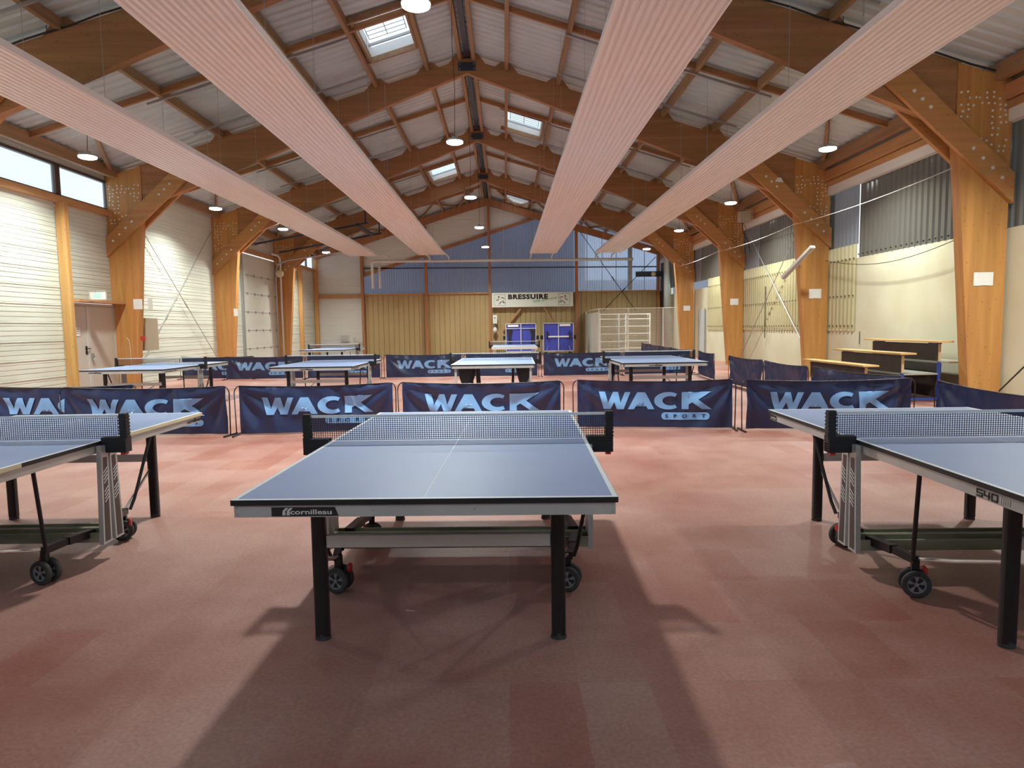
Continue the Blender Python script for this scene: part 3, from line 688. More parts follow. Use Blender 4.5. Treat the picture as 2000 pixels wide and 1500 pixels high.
MB().box(0, .22, 0, .1, 0, .45).build('body', signm, bx); MB().box(.07, .12, -.005, 0, .26, .33).build('button', ink, bx)
simple('hanging_bag', MB().lathe([(0, .12), (.06, .1), (.13, -.02), (.1, -.14), (0, -.17)], (-.52, Y1-.35, 1.32), (0, 0, 1), 10).tube([(-.52, Y1-.35, 1.42), (-.55, Y1-.35, 1.66)], .008, 5), whitep, 'white bag hanging under the cream box on the centre post', 'bag', smooth=True)
simple('wall_vent', MB().box(-8.75, -8.3, Y1-.1, Y1-.02, .78, 1.12).box(-8.7, -8.35, Y1-.12, Y1-.1, .83, .87).box(-8.7, -8.35, Y1-.12, Y1-.1, .93, .97), lampbody, 'grey box on the white end wall behind the far left table', 'vent')
pf = thing('pedestal_fan', 'pale round pedestal fan by the white end wall', 'fan', (-7.95, Y1-.55, 0))
g = MB()
for rr, yy in ((.30, 0), (.24, -.06), (.14, -.09), (.26, .06)):
    g.tube([(rr*math.cos(2*PI*k/24), yy, .93+rr*math.sin(2*PI*k/24)) for k in range(25)], .006, 5)
for k in range(16):
    a_ = 2*PI*k/16; g.tube([(.05*math.cos(a_), -.1, .93+.05*math.sin(a_)), (.24*math.cos(a_), -.06, .93+.24*math.sin(a_)), (.30*math.cos(a_), 0, .93+.30*math.sin(a_))], .004, 4)
g.build('guard', cage_m, pf)
MB().lathe([(0, -.08), (.05, -.07), (.07, .1), (0, .14)], (0, 0, .93), (0, 1, 0), 14).build('motor', lampbody, pf)
MB().tube([(0, .05, .9), (0, .05, .02)], .022, 8).lathe([(.2, 0), (.2, .03), (0, .05)], (0, .05, 0), (0, 0, 1), 16).build('stand', cage_m, pf)
# supply pipe of the heating panels
pp = MB().tube([(-6.6, 34.2, 3.45), (-6.6, 34.2, 4.72), (-6.5, 34.2, 4.8), (6.5, 34.2, 4.74)], .07, 10).tube([(-6.25, 34.25, 4.72), (-6.25, 34.25, 3.45)], .06, 10)
for x in (-5.7, -3.7, -2.75, 1.35, 2.4, 4.6, 5.4): pp.tube([(x, 34.2, 4.78), (x, 34.0, 4.95), (x, 31.9, 4.92)], .035, 8)
for x in (-5, 0, 5): pp.tube([(x, 34.2, 4.75), (x, 34.2, T(x)+.15)], .006, 5)
simple('heating_supply_pipe', pp, pipe_w, 'long pale pipe feeding the radiant panels before the end wall', 'pipe', smooth=True)

# ------------------------------------------------------------------ radiant ceiling panels
def panel(x0, x1, label):
    t = thing('radiant_ceiling_panel', label, 'ceiling panel', (x0, 3.0, 4.8), 0, 'radiant ceiling panels')
    w = x1-x0; L = 28.7; n = 13; p = w/n; m = MB()
    for i in range(n):
        a = i*p; pr = [(a, 0), (a+p*.45, 0), (a+p*.62, .03), (a+p*.83, .03), (a+p, 0)]
        for (u, hu), (v_, hv) in zip(pr, pr[1:]): m.add([(u, 0, hu), (v_, 0, hv), (v_, L, hv), (u, L, hu)], [(0,1,2,3)])
    m.build('ribbed_face', radm, t)
    MB().box(-.012, 0, 0, L, -.004, .09).box(w, w+.012, 0, L, -.004, .09).build('side_flange', rads, t)
    MB().box(0, w, 0, L, .075, .088).build('insulation_top', lampbody, t)
    c = MB()
    for y in (8.3, 10.4, 14.5, 16.6, 20.7, 22.8, 26.9):
        for x in (.03, w-.03): c.tube([(x, y-3, .08), (x, y-3, T(x0+x)-4.85)], .004, 4)
    c.build('hanging_wires', steel, t)
panel(-7.07, -5.86, 'outer left ribbed radiant panel hanging below the roof')
panel(-3.92, -2.74, 'inner left ribbed radiant panel left of the ridge lamps')
panel(1.22, 2.42, 'inner right ribbed radiant panel right of the ridge lamps')
panel(4.28, 5.45, 'outer right ribbed radiant panel crossing the right braces')

# ------------------------------------------------------------------ lamps
def make_lamp():
    t = thing('high_bay_lamp', 'x', 'lamp', (0, 0, 0), 0, 'hanging round lamps')
    MB().lathe([(0, .10), (.06, .10), (.07, .05), (.16, .045), (.175, .02), (.175, 0), (.165, 0)], (0, 0, 0), (0, 0, 1), 28).build('housing', lampbody, t, True)
    MB().lathe([(.168, .01), (.165, -.025), (.13, -.04), (0, -.042)], (0, 0, 0), (0, 0, 1), 28).build('diffuser', lampglow, t, True)
    return t
rown = ['nearest', 'second', 'third', 'fourth', 'farthest']
for i, (x, y, z) in enumerate(LAMPS):
    t = make_lamp()
    t.location = (x, y, z); r = i % 5; c = i//5
    t['label'] = ('%s glowing round lamp of the centre row under the ridge' if c == 0 else ('%s glowing round lamp of the left row' if c == 1 else '%s glowing round lamp of the right row')) % rown[r]
    t['group'] = 'hanging round lamps'
    top = T(x)+.17-z
    MB().tube([(0, 0, .09), (.02, 0, .09+top*.3), (-.015, 0, .09+top*.6), (0, 0, top)], .006, 5).build('cable', cablem, t)
    L = bpy.data.lights.new('lamp_light', 'AREA'); L.shape = 'DISK'; L.size = .32; L.spread = math.radians(140); L.energy = LAMP_W*(1.0 if c == 0 else .74)*(1.3 if r == 0 else 1); L.color = (.95, 1, .94)
    lo = bpy.data.objects.new('lamp_light', L); COL.objects.link(lo); lo.parent = t; lo.location = (0, 0, -.05)

# ------------------------------------------------------------------ table tennis tables
CACHE = {}
def part(key, fn, name, m, parent, smooth=False):
    if key in CACHE:
        o = bpy.data.objects.new(name, CACHE[key]); COL.objects.link(o); o.parent = parent; return o
    o = fn().build(name, m, parent, smooth); CACHE[key] = o.data; return o
HW, HL = .7625, 1.37
def net_geo():
    m = MB(); x = -.872
    while x < .873: m.box(x-.0016, x+.0016, -.0008, .0008, .768, .908); x += .0135
    z = .770
    while z < .909: m.box(-.875, .875, -.0012, .0004, z-.0014, z+.0014); z += .0125
    return m
def top_half(s):
    a, b = (0.004, HL) if s > 0 else (-HL, -.004)
    return MB().box(-HW, HW, a, b, .738, .7588)
def lines_geo():
    m = MB(); z0, z1 = .7588, .760
    for s in (-1, 1):
        m.box(-HW, HW, s*HL-(.02 if s > 0 else 0), s*HL+(.0 if s > 0 else .02), z0, z1)
        ya, yb = (.004, HL-.02) if s > 0 else (-HL+.02, -.004)
        m.box(-HW, -HW+.02, ya, yb, z0, z1); m.box(HW-.02, HW, ya, yb, z0, z1); m.box(-.0015, .0015, ya, yb, z0, z1)
    return m
def edge_geo(segs=None):
    m = MB(); e = .0015; z0, z1 = .7375, .7592
    for s in (-1, 1):
        m.box(-HW-e, HW+e, s*HL-(0 if s > 0 else e), s*HL+(e if s > 0 else 0), z0, z1)
        m.box(-HW-e, -HW, min(s*.004, s*HL), max(s*.004, s*HL), z0, z1); m.box(HW, HW+e, min(s*.004, s*HL), max(s*.004, s*HL), z0, z1)
    return m
def apron_geo():
    m = MB(); i = .008; z0, z1 = .688, .738
    for s in (-1, 1):
        y1 = s*(HL-i); m.box(-HW+i, HW-i, min(y1, y1-s*.02), max(y1, y1-s*.02), z0, z1)
        ya, yb = sorted((s*.03, y1))
        m.box(-HW+i, -HW+i+.02, ya, yb, z0, z1).box(HW-i-.02, HW-i, ya, yb, z0, z1)
        m.box(-HW+i, HW-i, *sorted((s*.03, s*.05)), z0+.01, z1)
    return m
def rivets():
    m = MB()
    for s in (-1, 1):
        for x in (-HW+.02, HW-.02, -.2, .2):
            for z in ((.70, .727) if abs(x) > .5 else (.715,)): m.lathe([(.004, 0), (.003, s*.003), (0, s*.0035)], (x, s*(HL-.008), z), (0, 1, 0), 8)
    return m
def leg_geo():
    m = MB(); pr = []
    for k in range(16):
        a = 2*PI*k/16; c, s_ = math.cos(a), math.sin(a); q = .55
        pr.append((.033*math.copysign(abs(c)**q, c), .026*math.copysign(abs(s_)**q, s_)))
    m.prism(pr, 2, .02, .72); return m
def foot_geo():
    pr = [(.036*math.cos(2*PI*k/16), .030*math.sin(2*PI*k/16)) for k in range(16)]
    return MB().prism(pr, 2, 0, .014).prism([(a*.9, b*.9) for a, b in pr], 2, .014, .03)
def wheel_geo():    # axis y, centred
    return MB().lathe([(.045, -.012), (.062, -.014), (.069, -.009), (.070, 0), (.069, .009), (.062, .014), (.045, .012)], (0, 0, 0), (0, 1, 0), 32)
def hub_geo():
    m = MB().lathe([(.047, -.009), (.047, .009), (.040, .007), (.040, -.007), (.047, -.009)], (0, 0, 0), (0, 1, 0), 28)
    m.lathe([(0, -.013), (.010, -.012), (.012, 0), (.010, .012), (0, .013)], (0, 0, 0), (0, 1, 0), 12)
    for k in range(5):
        a = 2*PI*k/5+.3; b1, b2 = a-.1, a+.1
        m.prism([(.009*math.cos(b1), .009*math.sin(b1)), (.042*math.cos(a-.27), .042*math.sin(a-.27)), (.042*math.cos(a+.27), .042*math.sin(a+.27)), (.009*math.cos(b2), .009*math.sin(b2))], 1, -.007, .007)
    return m
def hub_back(): return MB().lathe([(0, -.003), (.042, -.003), (.042, .003), (0, .003)], (0, 0, 0), (0, 1, 0), 20)
def upright(sx, sy):    # tapered side post
    m = MB(); x0, x1 = sorted((sx*.762, sx*.79))
    yt, yb = sy*.045, sy*.065
    return m.prism([(yb-.045, .125), (yb+.045, .125), (yt+.036, .735), (yt-.036, .735)], 0, x0, x1)
def sticker(sx, sy):
    x0, x1 = sorted((sx*.79, sx*.7915)); yt, yb = sy*.045, sy*.065
    o = -sy*.0
    return MB().prism([(yb-.028, .14), (yb+.028, .14), (yt+.02, .66), (yt-.02, .66)], 0, x0, x1)
def stick_stripes(sx, sy):
    m = MB(); x0, x1 = sorted((sx*.7915, sx*.7925)); yc = sy*.052
    for k in range(8):
        z = .38+.022*k+(.03 if k > 3 else 0); m.prism([(yc-.02, z), (yc+.02, z+.028), (yc+.02, z+.034), (yc-.02, z+.006)], 0, x0, x1)
    return m
def post_geo(sx):
    m = MB(); a, b = sorted((sx*.875, sx*.918)); m.box(a, b, -.02, .02, .74, .925)
    for k in range(7): m.box(a-.003, b+.003, -.023, .023, .775+.021*k, .785+.021*k)
    return m
def housing(sx):
    a, b = sorted((sx*.765, sx*.917)); m = MB().box(a, b, -.032, .032, .685, .78)
    for k in range(7): m.box(a, b, -.036, .036, .69+.013*k, .697+.013*k)
    return m
def make_table(loc, rz, label, name='table_tennis_table', logo=None, under=True, edge='black', style='club'):
    t = thing(name, label, 'table tennis table', (*loc, 0), rz, 'table tennis tables')
    for s in (-1, 1): part('top%d' % s, lambda: top_half(s), 'tabletop', blue_top, t)
    part('lines', lines_geo, 'white_lines', line_w, t)
    if edge == 'mixed':
        e = .0015; m = MB(); m2 = MB(); z0, z1 = .7375, .7592
        m.box(-HW-e, HW+e, HL, HL+e, z0, z1).box(-HW-e, HW+e, -HL-e, -HL, z0, z1).box(HW, HW+e, .004, HL, z0, z1).box(HW, HW+e, -HL, -.72, z0, z1).box(-HW-e, -HW, -HL, HL, z0, z1)
        m2.box(HW, HW+e, -.72, -.004, z0, z1); m.build('edge_band', cream_edge, t); tag(m2.build('edge_band', blackpl, t), 'black section of edge band')
    else: part('edge', edge_geo, 'edge_band', blackpl, t)
    part('apron', apron_geo, 'apron', alu, t)
    if under: part('rivets', rivets, 'rivets', steel, t)
    part('net', net_geo, 'net', net_m, t); part('tape', lambda: MB().box(-.88, .88, -.004, .004, .903, .918), 'net_tape', tape_m, t)
    for s in (-1, 1):
        part('post%d' % s, lambda: post_geo(s), 'net_post', blackpl, t)
        part('hous%d' % s, lambda: housing(s), 'net_bracket', blackpl, t)
        part('red%d' % s, lambda: MB().box(min(s*.875, s*.905), max(s*.875, s*.905), -.02, .02, .668, .686), 'release_button', red, t)
    if style == 'club':
        for sx in (-1, 1):
            for sy in (-1, 1):
                lg = part('leg', leg_geo, 'leg', black, t); lg.location = (sx*.545, sy*.965, 0)
                ft_ = part('foot', foot_geo, 'foot', rubber, lg)
                u = part('upr%d%d' % (sx, sy), lambda: upright(sx, sy), 'upright', alu, t)
                part('stk%d%d' % (sx, sy), lambda: sticker(sx, sy), 'dark_strip', mat('dark_brown_sticker', (.045, .03, .03), .35), u)
                part('stp%d%d' % (sx, sy), lambda: stick_stripes(sx, sy), 'white_stripes', line_w, u)
                # strut from apron down to castor
                part('str%d%d' % (sx, sy), lambda: MB().tube([(sx*.735, sy*.60, .69), (sx*.672, sy*.462, .27), (sx*.655, sy*.43, .2)], .011, 8), 'folding_strut', black, t)
                part('sil%d%d' % (sx, sy), lambda: MB().tube([(sx*.53, sy*.94, .37), (sx*.58, sy*.65, .27), (sx*.62, sy*.43, .205)], .010, 8), 'link_tube', chrome, t)
                part('arm%d%d' % (sx, sy), lambda: MB().bar((sx*.69, sy*.06, .19), (sx*.66, sy*.26, .20), .05, .045).bar((sx*.66, sy*.26, .20), (sx*.63, sy*.42, .195), .035, .04), 'castor_arm', black, t)
                cx, cy = sx*.625, sy*.40
                ca = math.radians(-14 if sy < 0 else 12)
                hld = part('fork', lambda: MB().box(-.018, .018, -.014, .014, .07, .20).lathe([(.02, .0), (.02, .03)], (0, 0, .175), (0, 0, 1), 10), 'castor', black, t)
                hld.location = (cx, cy, 0); hld.rotation_euler = (0, 0, ca)
                for w_ in (-1, 1):
                    wh = part('wheel', wheel_geo, 'wheel', rubber, hld); wh.location = (0, w_*.032, .070)
                    hb_ = part('hub', hub_geo, 'wheel_hub', hubm, hld); hb_.location = (0, w_*.032, .070)
                    bb_ = part('hubb', hub_back, 'wheel_disc', blackpl, hld); bb_.location = (0, w_*.032, .070)
                bp_ = part('brake', lambda: MB().lathe([(0, -.01), (.026, -.008), (.028, 0), (.026, .008), (0, .01)], (0, 0, 0), (1, .2, 0), 14), 'brake_lever', red, hld); bp_.location = (-sx*-.0+(.05 if sx < 0 else -.05)*(1 if sy < 0 else -1), .03*sy*-1, .125)
        for sy in (-1, 1): part('cb%d' % sy, lambda: MB().box(-.51, .51, sy*.965-.012, sy*.965+.012, .435, .49), 'crossbar', alu_w, t)
        part('tray', lambda: MB().box(-.762, .762, -.10, .10, .155, .165).box(-.762, .762, -.11, -.095, .14, .20).box(-.762, .762, .095, .11, .14, .20).box(-.762, .762, -.02, .02, .165, .205), 'chassis_beam', tray, t)
    elif style == 'outdoor':
        for sx in (-1, 1):
            for sy in (-1, 1):
                MB().box(sx*.68-.02, sx*.68+.02, sy*1.28-.02, sy*1.28+.02, 0, .70).build('leg', alu, t)
                MB().prism([(sx*.68+.0, .69), (sx*.40, .69), (sx*.46, .42), (sx*.50, .30), (sx*.50, 0), (sx*.60, 0), (sx*.61, .34), (sx*.66, .48)], 1, sy*.75-.02, sy*.75+.02).build('support_plate', blackpl, t)
                MB().tube([(sx*.36, sy*.3, .68), (sx*.33, sy*.3, .02)], .025, 8).build('inner_leg', black, t)
    if style == 'rounded':
        for sx in (-1, 1):
            for sy in (-1, 1):
                MB().tube([(sx*.68, sy*1.0, 0), (sx*.70, sy*1.30, .60), (sx*.69, sy*1.33, .69)], .02, 8).build('leg', whitep, t)
        MB().box(-.78, .78, -1.40, -1.365, .67, .765).build('rounded_apron', alu_w, t)
        for k in range(5): MB().box(-.62+.07*k, -.60+.07*k, -.1, .1, .05, .66).build('centre_leg', black, t)
    # logos
    yf = -HL+.008-.0015
    if logo == 'plaque':
        MB().prism([(-.605, .692), (-.338, .692), (-.352, .728), (-.605, .728)], 1, yf, yf+.001).build('logo_plate', blackpl, t)
        v, f_ = fit_text('cornilleau', .165, .020, bold=.02); MB().add(place(v, (-.53, yf-.001, .699), (1, 0, 0), (0, 0, 1)), f_).build('maker_name', alu_w, t)
        sw = MB()
        for k in (0, 1):
            x = -.562+.017*k; sw.add([(x, yf-.001, .696), (x+.014, yf-.001, .696), (x+.012, yf-.001, .712), (x+.026, yf-.001, .725), (x+.014, yf-.001, .726), (x+.002, yf-.001, .714)], [(0,1,2,3,4,5)])
        sw.build('swoosh_emblem', alu_w, t)
    elif logo in ('text', 'side_text'):
        v, f_ = fit_text('cornilleau', .24, .030, bold=.035)
        o_, ex = (-.60, yf-.001, .697), (1, 0, 0)
        if logo == 'side_text': o_, ex = (HW-.008+.0015, 1.12, .697), (0, 1, 0)
        if loc[0] > 1.5 and logo == 'text': o_ = (-.52+.22, yf-.001, .697)
        if -4 < loc[0] < -3 and loc[1] > 10: o_ = (-.2, yf-.001, .697)
        MB().add(place(v, o_, ex, (0, 0, 1)), f_).build('maker_name', ink, t)
        if logo == 'text':
            sd = HW-.008+.0015; sgn = 1
            if loc[0] < 0:
                v, f_ = fit_text('cornilleau 540', .42, .024, bold=.03); MB().add(place(v, (sd, -1.3, .70), (0, 1, 0), (0, 0, 1)), f_).build('model_name', ink, t)
            else:
                v, f_ = fit_text('540', .14, .026, bold=.03); MB().add(place(v, (-sd, -1.05, .70), (0, -1, 0), (0, 0, 1)), f_).build('model_number', ink, t)
    if logo == 'side_540':
        xs2 = -HW+.008-.0015
        m = MB()   # squared digits 5 4 0, drawn towards -y
        def stroke(pts, o_):
            for a, b in zip(pts, pts[1:]):
                A = (xs2, o_-a[0], .698+a[1]); B = (xs2, o_-b[0], .698+b[1]); d_ = (Vector(B)-Vector(A)).normalized()*.003
                m.bar(Vector(A)-d_, Vector(B)+d_, .0062, .0015, up=(1, 0, 0))
        w5, h5 = .032, .026
        stroke([(w5, h5), (0, h5), (0, h5*.5), (w5, h5*.5), (w5, 0), (0, 0)], -1.045)
        stroke([(0, h5), (0, h5*.4), (w5, h5*.4)], -1.09); stroke([(w5*.85, h5), (w5*.85, 0)], -1.09)
        stroke([(0, 0), (0, h5), (w5, h5), (w5, 0), (0, 0)], -1.135)
        m.build('model_number', ink, t)
        m2 = MB()
        for k in range(5): m2.box(xs2-.0005, xs2+.0005, -1.183-.012*k-.007, -1.183-.012*k, .697, .725)
        m2.build('grey_bars', lampbody, t)
        MB().prism([(1.36-.0, .692), (1.20, .692), (1.215, .728), (1.36, .728)], 0, xs2, xs2+.001).build('logo_plate', blackpl, t)
        v, f_ = fit_text('cornilleau', .10, .018, bold=.02); MB().add(place(v, (xs2-.001, 1.32, .70), (0, -1, 0), (0, 0, 1)), f_).build('maker_name', alu_w, t)
    return t
make_table((-.29, 3.97), -.03, 'blue table tennis table in the middle foreground with black name plate', logo='plaque')
make_table((-3.28, 4.19), 0.0, 'blue table tennis table cut by the left picture edge, cream edge band', logo='side_text', edge='mixed')
make_table((2.75, 3.77), -.03, 'blue table tennis table cut by the right picture edge, marked 540', logo='side_540')
make_table((-6.89, 13.54), -.02, 'blue table tennis table before the grey double door', logo='text')
make_table((-3.52, 13.61), -.01, 'blue table tennis table behind the barriers, left of centre', logo='text')
make_table((-.20, 13.49), -.02, 'blue table tennis table with grey corner legs in the middle of the second row', style='outdoor', under=False)
make_table((2.84, 13.31), .01, 'blue table tennis table behind the barriers on the right', logo='text')
make_table((-6.01, 23.75), -.04, 'small looking far table tennis table by the white end wall', under=False)
make_table((.33, 24.24), -.01, 'far pale table tennis table with rounded apron before the folded tables', style='rounded', under=False)

# ------------------------------------------------------------------ folded tables by the end wall
def folded(x, label, kind):
    t = thing('folded_table_tennis_table', label, 'folded table', (x, 34.0, 0), 0, 'folded tables at the end wall')
    for i, yy in enumerate((-.16, .16)):
        b = MB().box(-HW, HW, yy-.012, yy+.012, .20, 1.58).build('tabletop', blue_under, t)
        f = MB(); y_ = yy-.03 if i == 0 else yy+.03; ya, yb = y_-.02, y_+.02
        f.box(-HW, -HW+.03, ya, yb, .18, 1.6).box(HW-.03, HW, ya, yb, .18, 1.6).box(-HW, HW, ya, yb, 1.57, 1.6).box(-HW, HW, ya, yb, .18, .215)
        f.build('frame', alu_w, t)
    yf = -.19
    MB().box(-.02, .02, yf-.02, yf, .2, 1.58).build('centre_bar', alu_w, t)
    if kind == 0:
        MB().box(-HW+.03, HW-.03, yf-.02, yf, 1.33, 1.36).build('cross_bar', alu_w, t)
        for s in (-1, 1): MB().prism([(s*.70, 1.32), (s*.44, 1.32), (s*.46, 1.15), (s*.52, 1.0), (s*.48, .5), (s*.60, .5), (s*.66, 1.0)], 1, yf-.04, yf-.01).build('leg', blackpl, t)
        MB().box(-.66, -.12, yf-.005, yf+.002, 1.43, 1.53).build('label_sticker', whitep, t)
    else:
        MB().box(-.53, .53, yf-.03, yf-.005, .88, .95).build('cross_bar', whitep, t)
        for s in (-1, 1): MB().box(s*.56-.03, s*.56+.03, yf-.06, yf-.01, .78, 1.2).build('leg', blackpl, t)
        MB().box(.06, .60, yf-.005, yf+.002, 1.43, 1.54).build('label_sticker', whitep, t)
    for s in (-1, 1):
        MB().box(min(s*.77, s*.90), max(s*.77, s*.90), -.08, .08, .78, .98).build('net_bracket', blackpl, t)
        MB().box(min(s*.765, s*.80), max(s*.765, s*.80), -.06, .06, .12, .78).build('upright', alu, t)
        MB().tube([(s*.52, yf, .45), (s*.60, yf-.03, .18)], .012, 6).build('strut', chrome, t)
        for yy in (-.28, .28): MB().lathe([(0, -.04), (.055, -.035), (.07, -.02), (.07, .02), (.055, .035), (0, .04)], (s*.6, yy, .07), (0, 1, 0), 18).bar((s*.6, yy, .1), (s*.6, yy*.4, .2), .03, .03).build('wheel', rubber, t)
folded(.80, 'folded blue table standing upright, left one of the pair under the sign', 0)
folded(2.68, 'folded blue table standing upright, right one of the pair under the sign', 1)

# ------------------------------------------------------------------ barriers
LETW = {'W': [[(0, 1), (.20, 1), (.30, .38), (.46, 1), (.62, 1), (.70, .38), (.84, 1), (1.02, 1), (.80, 0), (.58, 0), (.50, .42), (.38, 0), (.16, 0)]],
        'A': [[(0, 0), (.36, 1), (.66, 1), (1, 0), (.76, 0), (.70, .17), (.52, .17), (.52, .36), (.64, .36), (.50, .74), (.38, .36), (.52, .36), (.52, .17), (.30, .17), (.23, 0)]],
        'K': [[(0, 0), (0, 1), (.24, 1), (.24, .60), (.66, 1), (1.0, 1), (.56, .56), (1.02, 0), (.70, 0), (.36, .40), (.24, .28), (.24, 0)]]}
def c_poly():
    o_, i_ = [], []
    for k in range(15):
        a = math.radians(52+k*(256/14)); o_.append((.52+.54*math.cos(a), .5+.52*math.sin(a))); i_.append((.60+.30*math.cos(a), .5+.28*math.sin(a)))
    return [[o_[k], o_[k+1], i_[k+1], i_[k]] for k in range(14)]
LETW['C'] = c_poly()
def disp(x, z, seed):
    r = random.Random(seed); d = 0
    for k in range(7):
        cx, ang, w, a = r.uniform(.0, 2.3), r.uniform(-.9, .9), r.uniform(.03, .09), r.uniform(.006, .020)
        u = (x-cx)*math.cos(ang)+(z-.4)*math.sin(ang); d += a*math.exp(-(u/w)**2)*r.choice((-1, 1))
    for (px_, pz_) in ((0.05, .66), (2.28, .66)):      # folds fanning from the corners
        a = math.atan2(pz_-z, abs(x-px_)+.02); q = math.hypot(x-px_, z-pz_)
        d += .019*math.sin(a*11+seed)*math.exp(-((q-.45)/.35)**2)
    d += .010*math.sin(x*23+seed+3*z)*max(0, (z-.35))*2
    d += .016*math.sin((x*1.1+z*2.2)*4+seed)*math.exp(-((z-.3)/.3)**2)
    d += .02*math.sin(x*2.7+seed)*(1-z/.68)
    return d
def sag(x, seed): return -.030*math.sin(PI*x/2.33)
BW, BH = 2.33, .68
def barrier_proto(seed, print_, cloth_m):
    t = thing('court_barrier', 'x', 'barrier', (0, 0, 0))
    nx, nz = 76, 18; m = MB()
    x0, x1 = .07, BW-.05
    def S(x, z): return (x, disp(x, z, seed), z+sag(x, seed)*(z/BH)+.0)
    for j in range(nz+1):
        for i in range(nx+1):
            x = x0+(x1-x0)*i/nx; z = .025+(BH-.03)*j/nz
            x_ = x+.02*math.sin(z*6+seed)*(1 if i in (0, nx) else 0)
            m.v.append(S(x, z))
    for j in range(nz):
        for i in range(nx): k = j*(nx+1)+i; m.f.append((k, k+1, k+nx+2, k+nx+1))
    m.build('cloth', cloth_m, t, True)
    tb = [(0.012, 0, 0.02), (.004, 0, .58)]
    for k in range(5): a = PI/2*k/4; tb.append((.004+.08*(1-math.cos(a)), 0, .58+.10*math.sin(a)))
    for k in range(1, 12): x = .084+(BW-.168)*k/12; tb.append((x, disp(x, BH, seed)*.6, BH+sag(x, seed)))
    for k in range(5): a = PI/2*k/4; tb.append((BW-.084+.08*math.sin(a), 0, .58+.10*math.cos(a)))
    tb += [(BW-.012, 0, .02)]
    MB().tube(tb, .008, 8).build('frame_tube', black, t, True)
    for x in (.012, BW-.012): MB().bar((x, -.18, .012), (x, .18, .012), .022, .02).build('foot', black, t)
    if print_:
        bm = bmesh.new()
        xa = .385; lw = {'W': .45, 'A': .38, 'C': .37, 'K': .41}; z0, hz = .285, .245
        for ch in 'WACK':
            for pl in LETW[ch]:
                vs_ = [bm.verts.new((xa+p[0]*lw[ch], 0, z0+p[1]*hz)) for p in pl]; bm.faces.new(vs_)
            xa += lw[ch]+(.005 if ch == 'A' else .012 if ch == 'C' else -.03)
        def conform(bm, off):
            bmesh.ops.triangulate(bm, faces=bm.faces)
            for k in range(60): bmesh.ops.bisect_plane(bm, geom=bm.verts[:]+bm.edges[:]+bm.faces[:], plane_co=(k*.04, 0, 0), plane_no=(1, 0, 0))
            for k in range(18): bmesh.ops.bisect_plane(bm, geom=bm.verts[:]+bm.edges[:]+bm.faces[:], plane_co=(0, 0, k*.04), plane_no=(0, 0, 1))
            for v in bm.verts: x, z = v.co.x, v.co.z; s_ = S(x, z); v.co = (s_[0], s_[1]-off, s_[2])
        def fin(bm, name, m_, off):
            conform(bm, off); me = bpy.data.meshes.new(name); bm.to_mesh(me); bm.free(); me.materials.append(m_)
            o = bpy.data.objects.new(name, me); COL.objects.link(o); o.parent = t
            for p in me.polygons: p.use_smooth = True
            return o
        fin(bm, 'wordmark', skyb, .011)
        bm = bmesh.new(); pts = []; xl, xr, zc, rr = 1.285, 1.965, .188, .052
        for k in range(9): a = PI/2+PI*k/8; pts.append((xl+rr+rr*math.cos(a), zc+rr*math.sin(a)))
        for k in range(9): a = -PI/2+PI*k/8; pts.append((xr-rr+rr*math.cos(a), zc+rr*math.sin(a)))
        bm.faces.new([bm.verts.new((p[0], 0, p[1])) for p in pts]); fin(bm, 'sport_pill', skyb, .011)
        v, f_ = fit_text('SPORT', .57, .052, bold=.03, spacing=2.6); bm = bmesh.new()
        vv = [bm.verts.new((1.34+p[0], 0, .162+p[1])) for p in v]
        for fc in f_:
            try: bm.faces.new([vv[i] for i in fc])
            except ValueError: pass
        fin(bm, 'sport_lettering', navy, .016)
    return t
protos = {}
def barrier(a, b, label, seed, print_=True, group='court barriers'):
    key = (seed, print_)
    if key not in protos: protos[key] = barrier_proto(seed, print_, navy if print_ else navy_b); t = protos[key]
    else: t = copy_tree(protos[key])
    a, b = Vector((*a, 0)), Vector((*b, 0)); d_ = b-a; t.location = a; t.rotation_euler = (0, 0, math.atan2(d_.y, d_.x)); t.scale = (d_.length/BW, 1, 1)
    tag(t, label, 'barrier', group); return t
g1 = 'printed barriers of the front row'
barrier((-7.62, 9.74), (-5.28, 9.66), 'navy printed barrier at the left picture edge, front row', 1, group=g1)
barrier((-6.22, 9.40), (-3.76, 9.16), 'navy printed barrier behind the left table, front row', 2, group=g1)
barrier((-3.70, 9.16), (-1.53, 9.36), 'navy printed barrier behind the left end of the middle table net', 3, group=g1)
barrier((-1.51, 9.36), (.80, 9.20), 'navy printed barrier straight behind the middle table', 4, group=g1)
barrier((.93, 9.34), (3.10, 9.00), 'navy printed barrier with full name and sport pill, right of the middle table', 5, group=g1)
barrier((3.13, 8.88), (5.38, 8.76), 'navy printed barrier behind the right table, front row', 1, group=g1)
g2 = 'plain side barriers'
barrier((5.12, 6.05), (5.42, 8.42), 'plain navy barrier at the right edge running towards the viewer', 2, False, g2)
barrier((5.21, 11.38), (5.40, 9.05), 'plain navy side barrier beside the low bleacher', 3, False, g2)
barrier((5.24, 13.60), (5.18, 11.44), 'plain navy side barrier in the middle of the right side row', 4, False, g2)
barrier((5.32, 16.0), (5.26, 13.68), 'plain navy side barrier, far one of the nearest three', 5, False, g2)
barrier((5.50, 19.15), (5.28, 16.95), 'plain navy side barrier beyond the gap, behind the right rear table', 2, False, g2)
barrier((5.40, 21.9), (5.42, 19.75), 'short looking navy barrier just behind the corner of the rear row', 3, False, g2)
barrier((5.60, 24.3), (5.45, 22.0), 'far navy barrier before the wire cage, nearest of three', 4, False, g2)
barrier((5.72, 26.6), (5.60, 24.35), 'far navy barrier before the wire cage, middle of three', 5, False, g2)
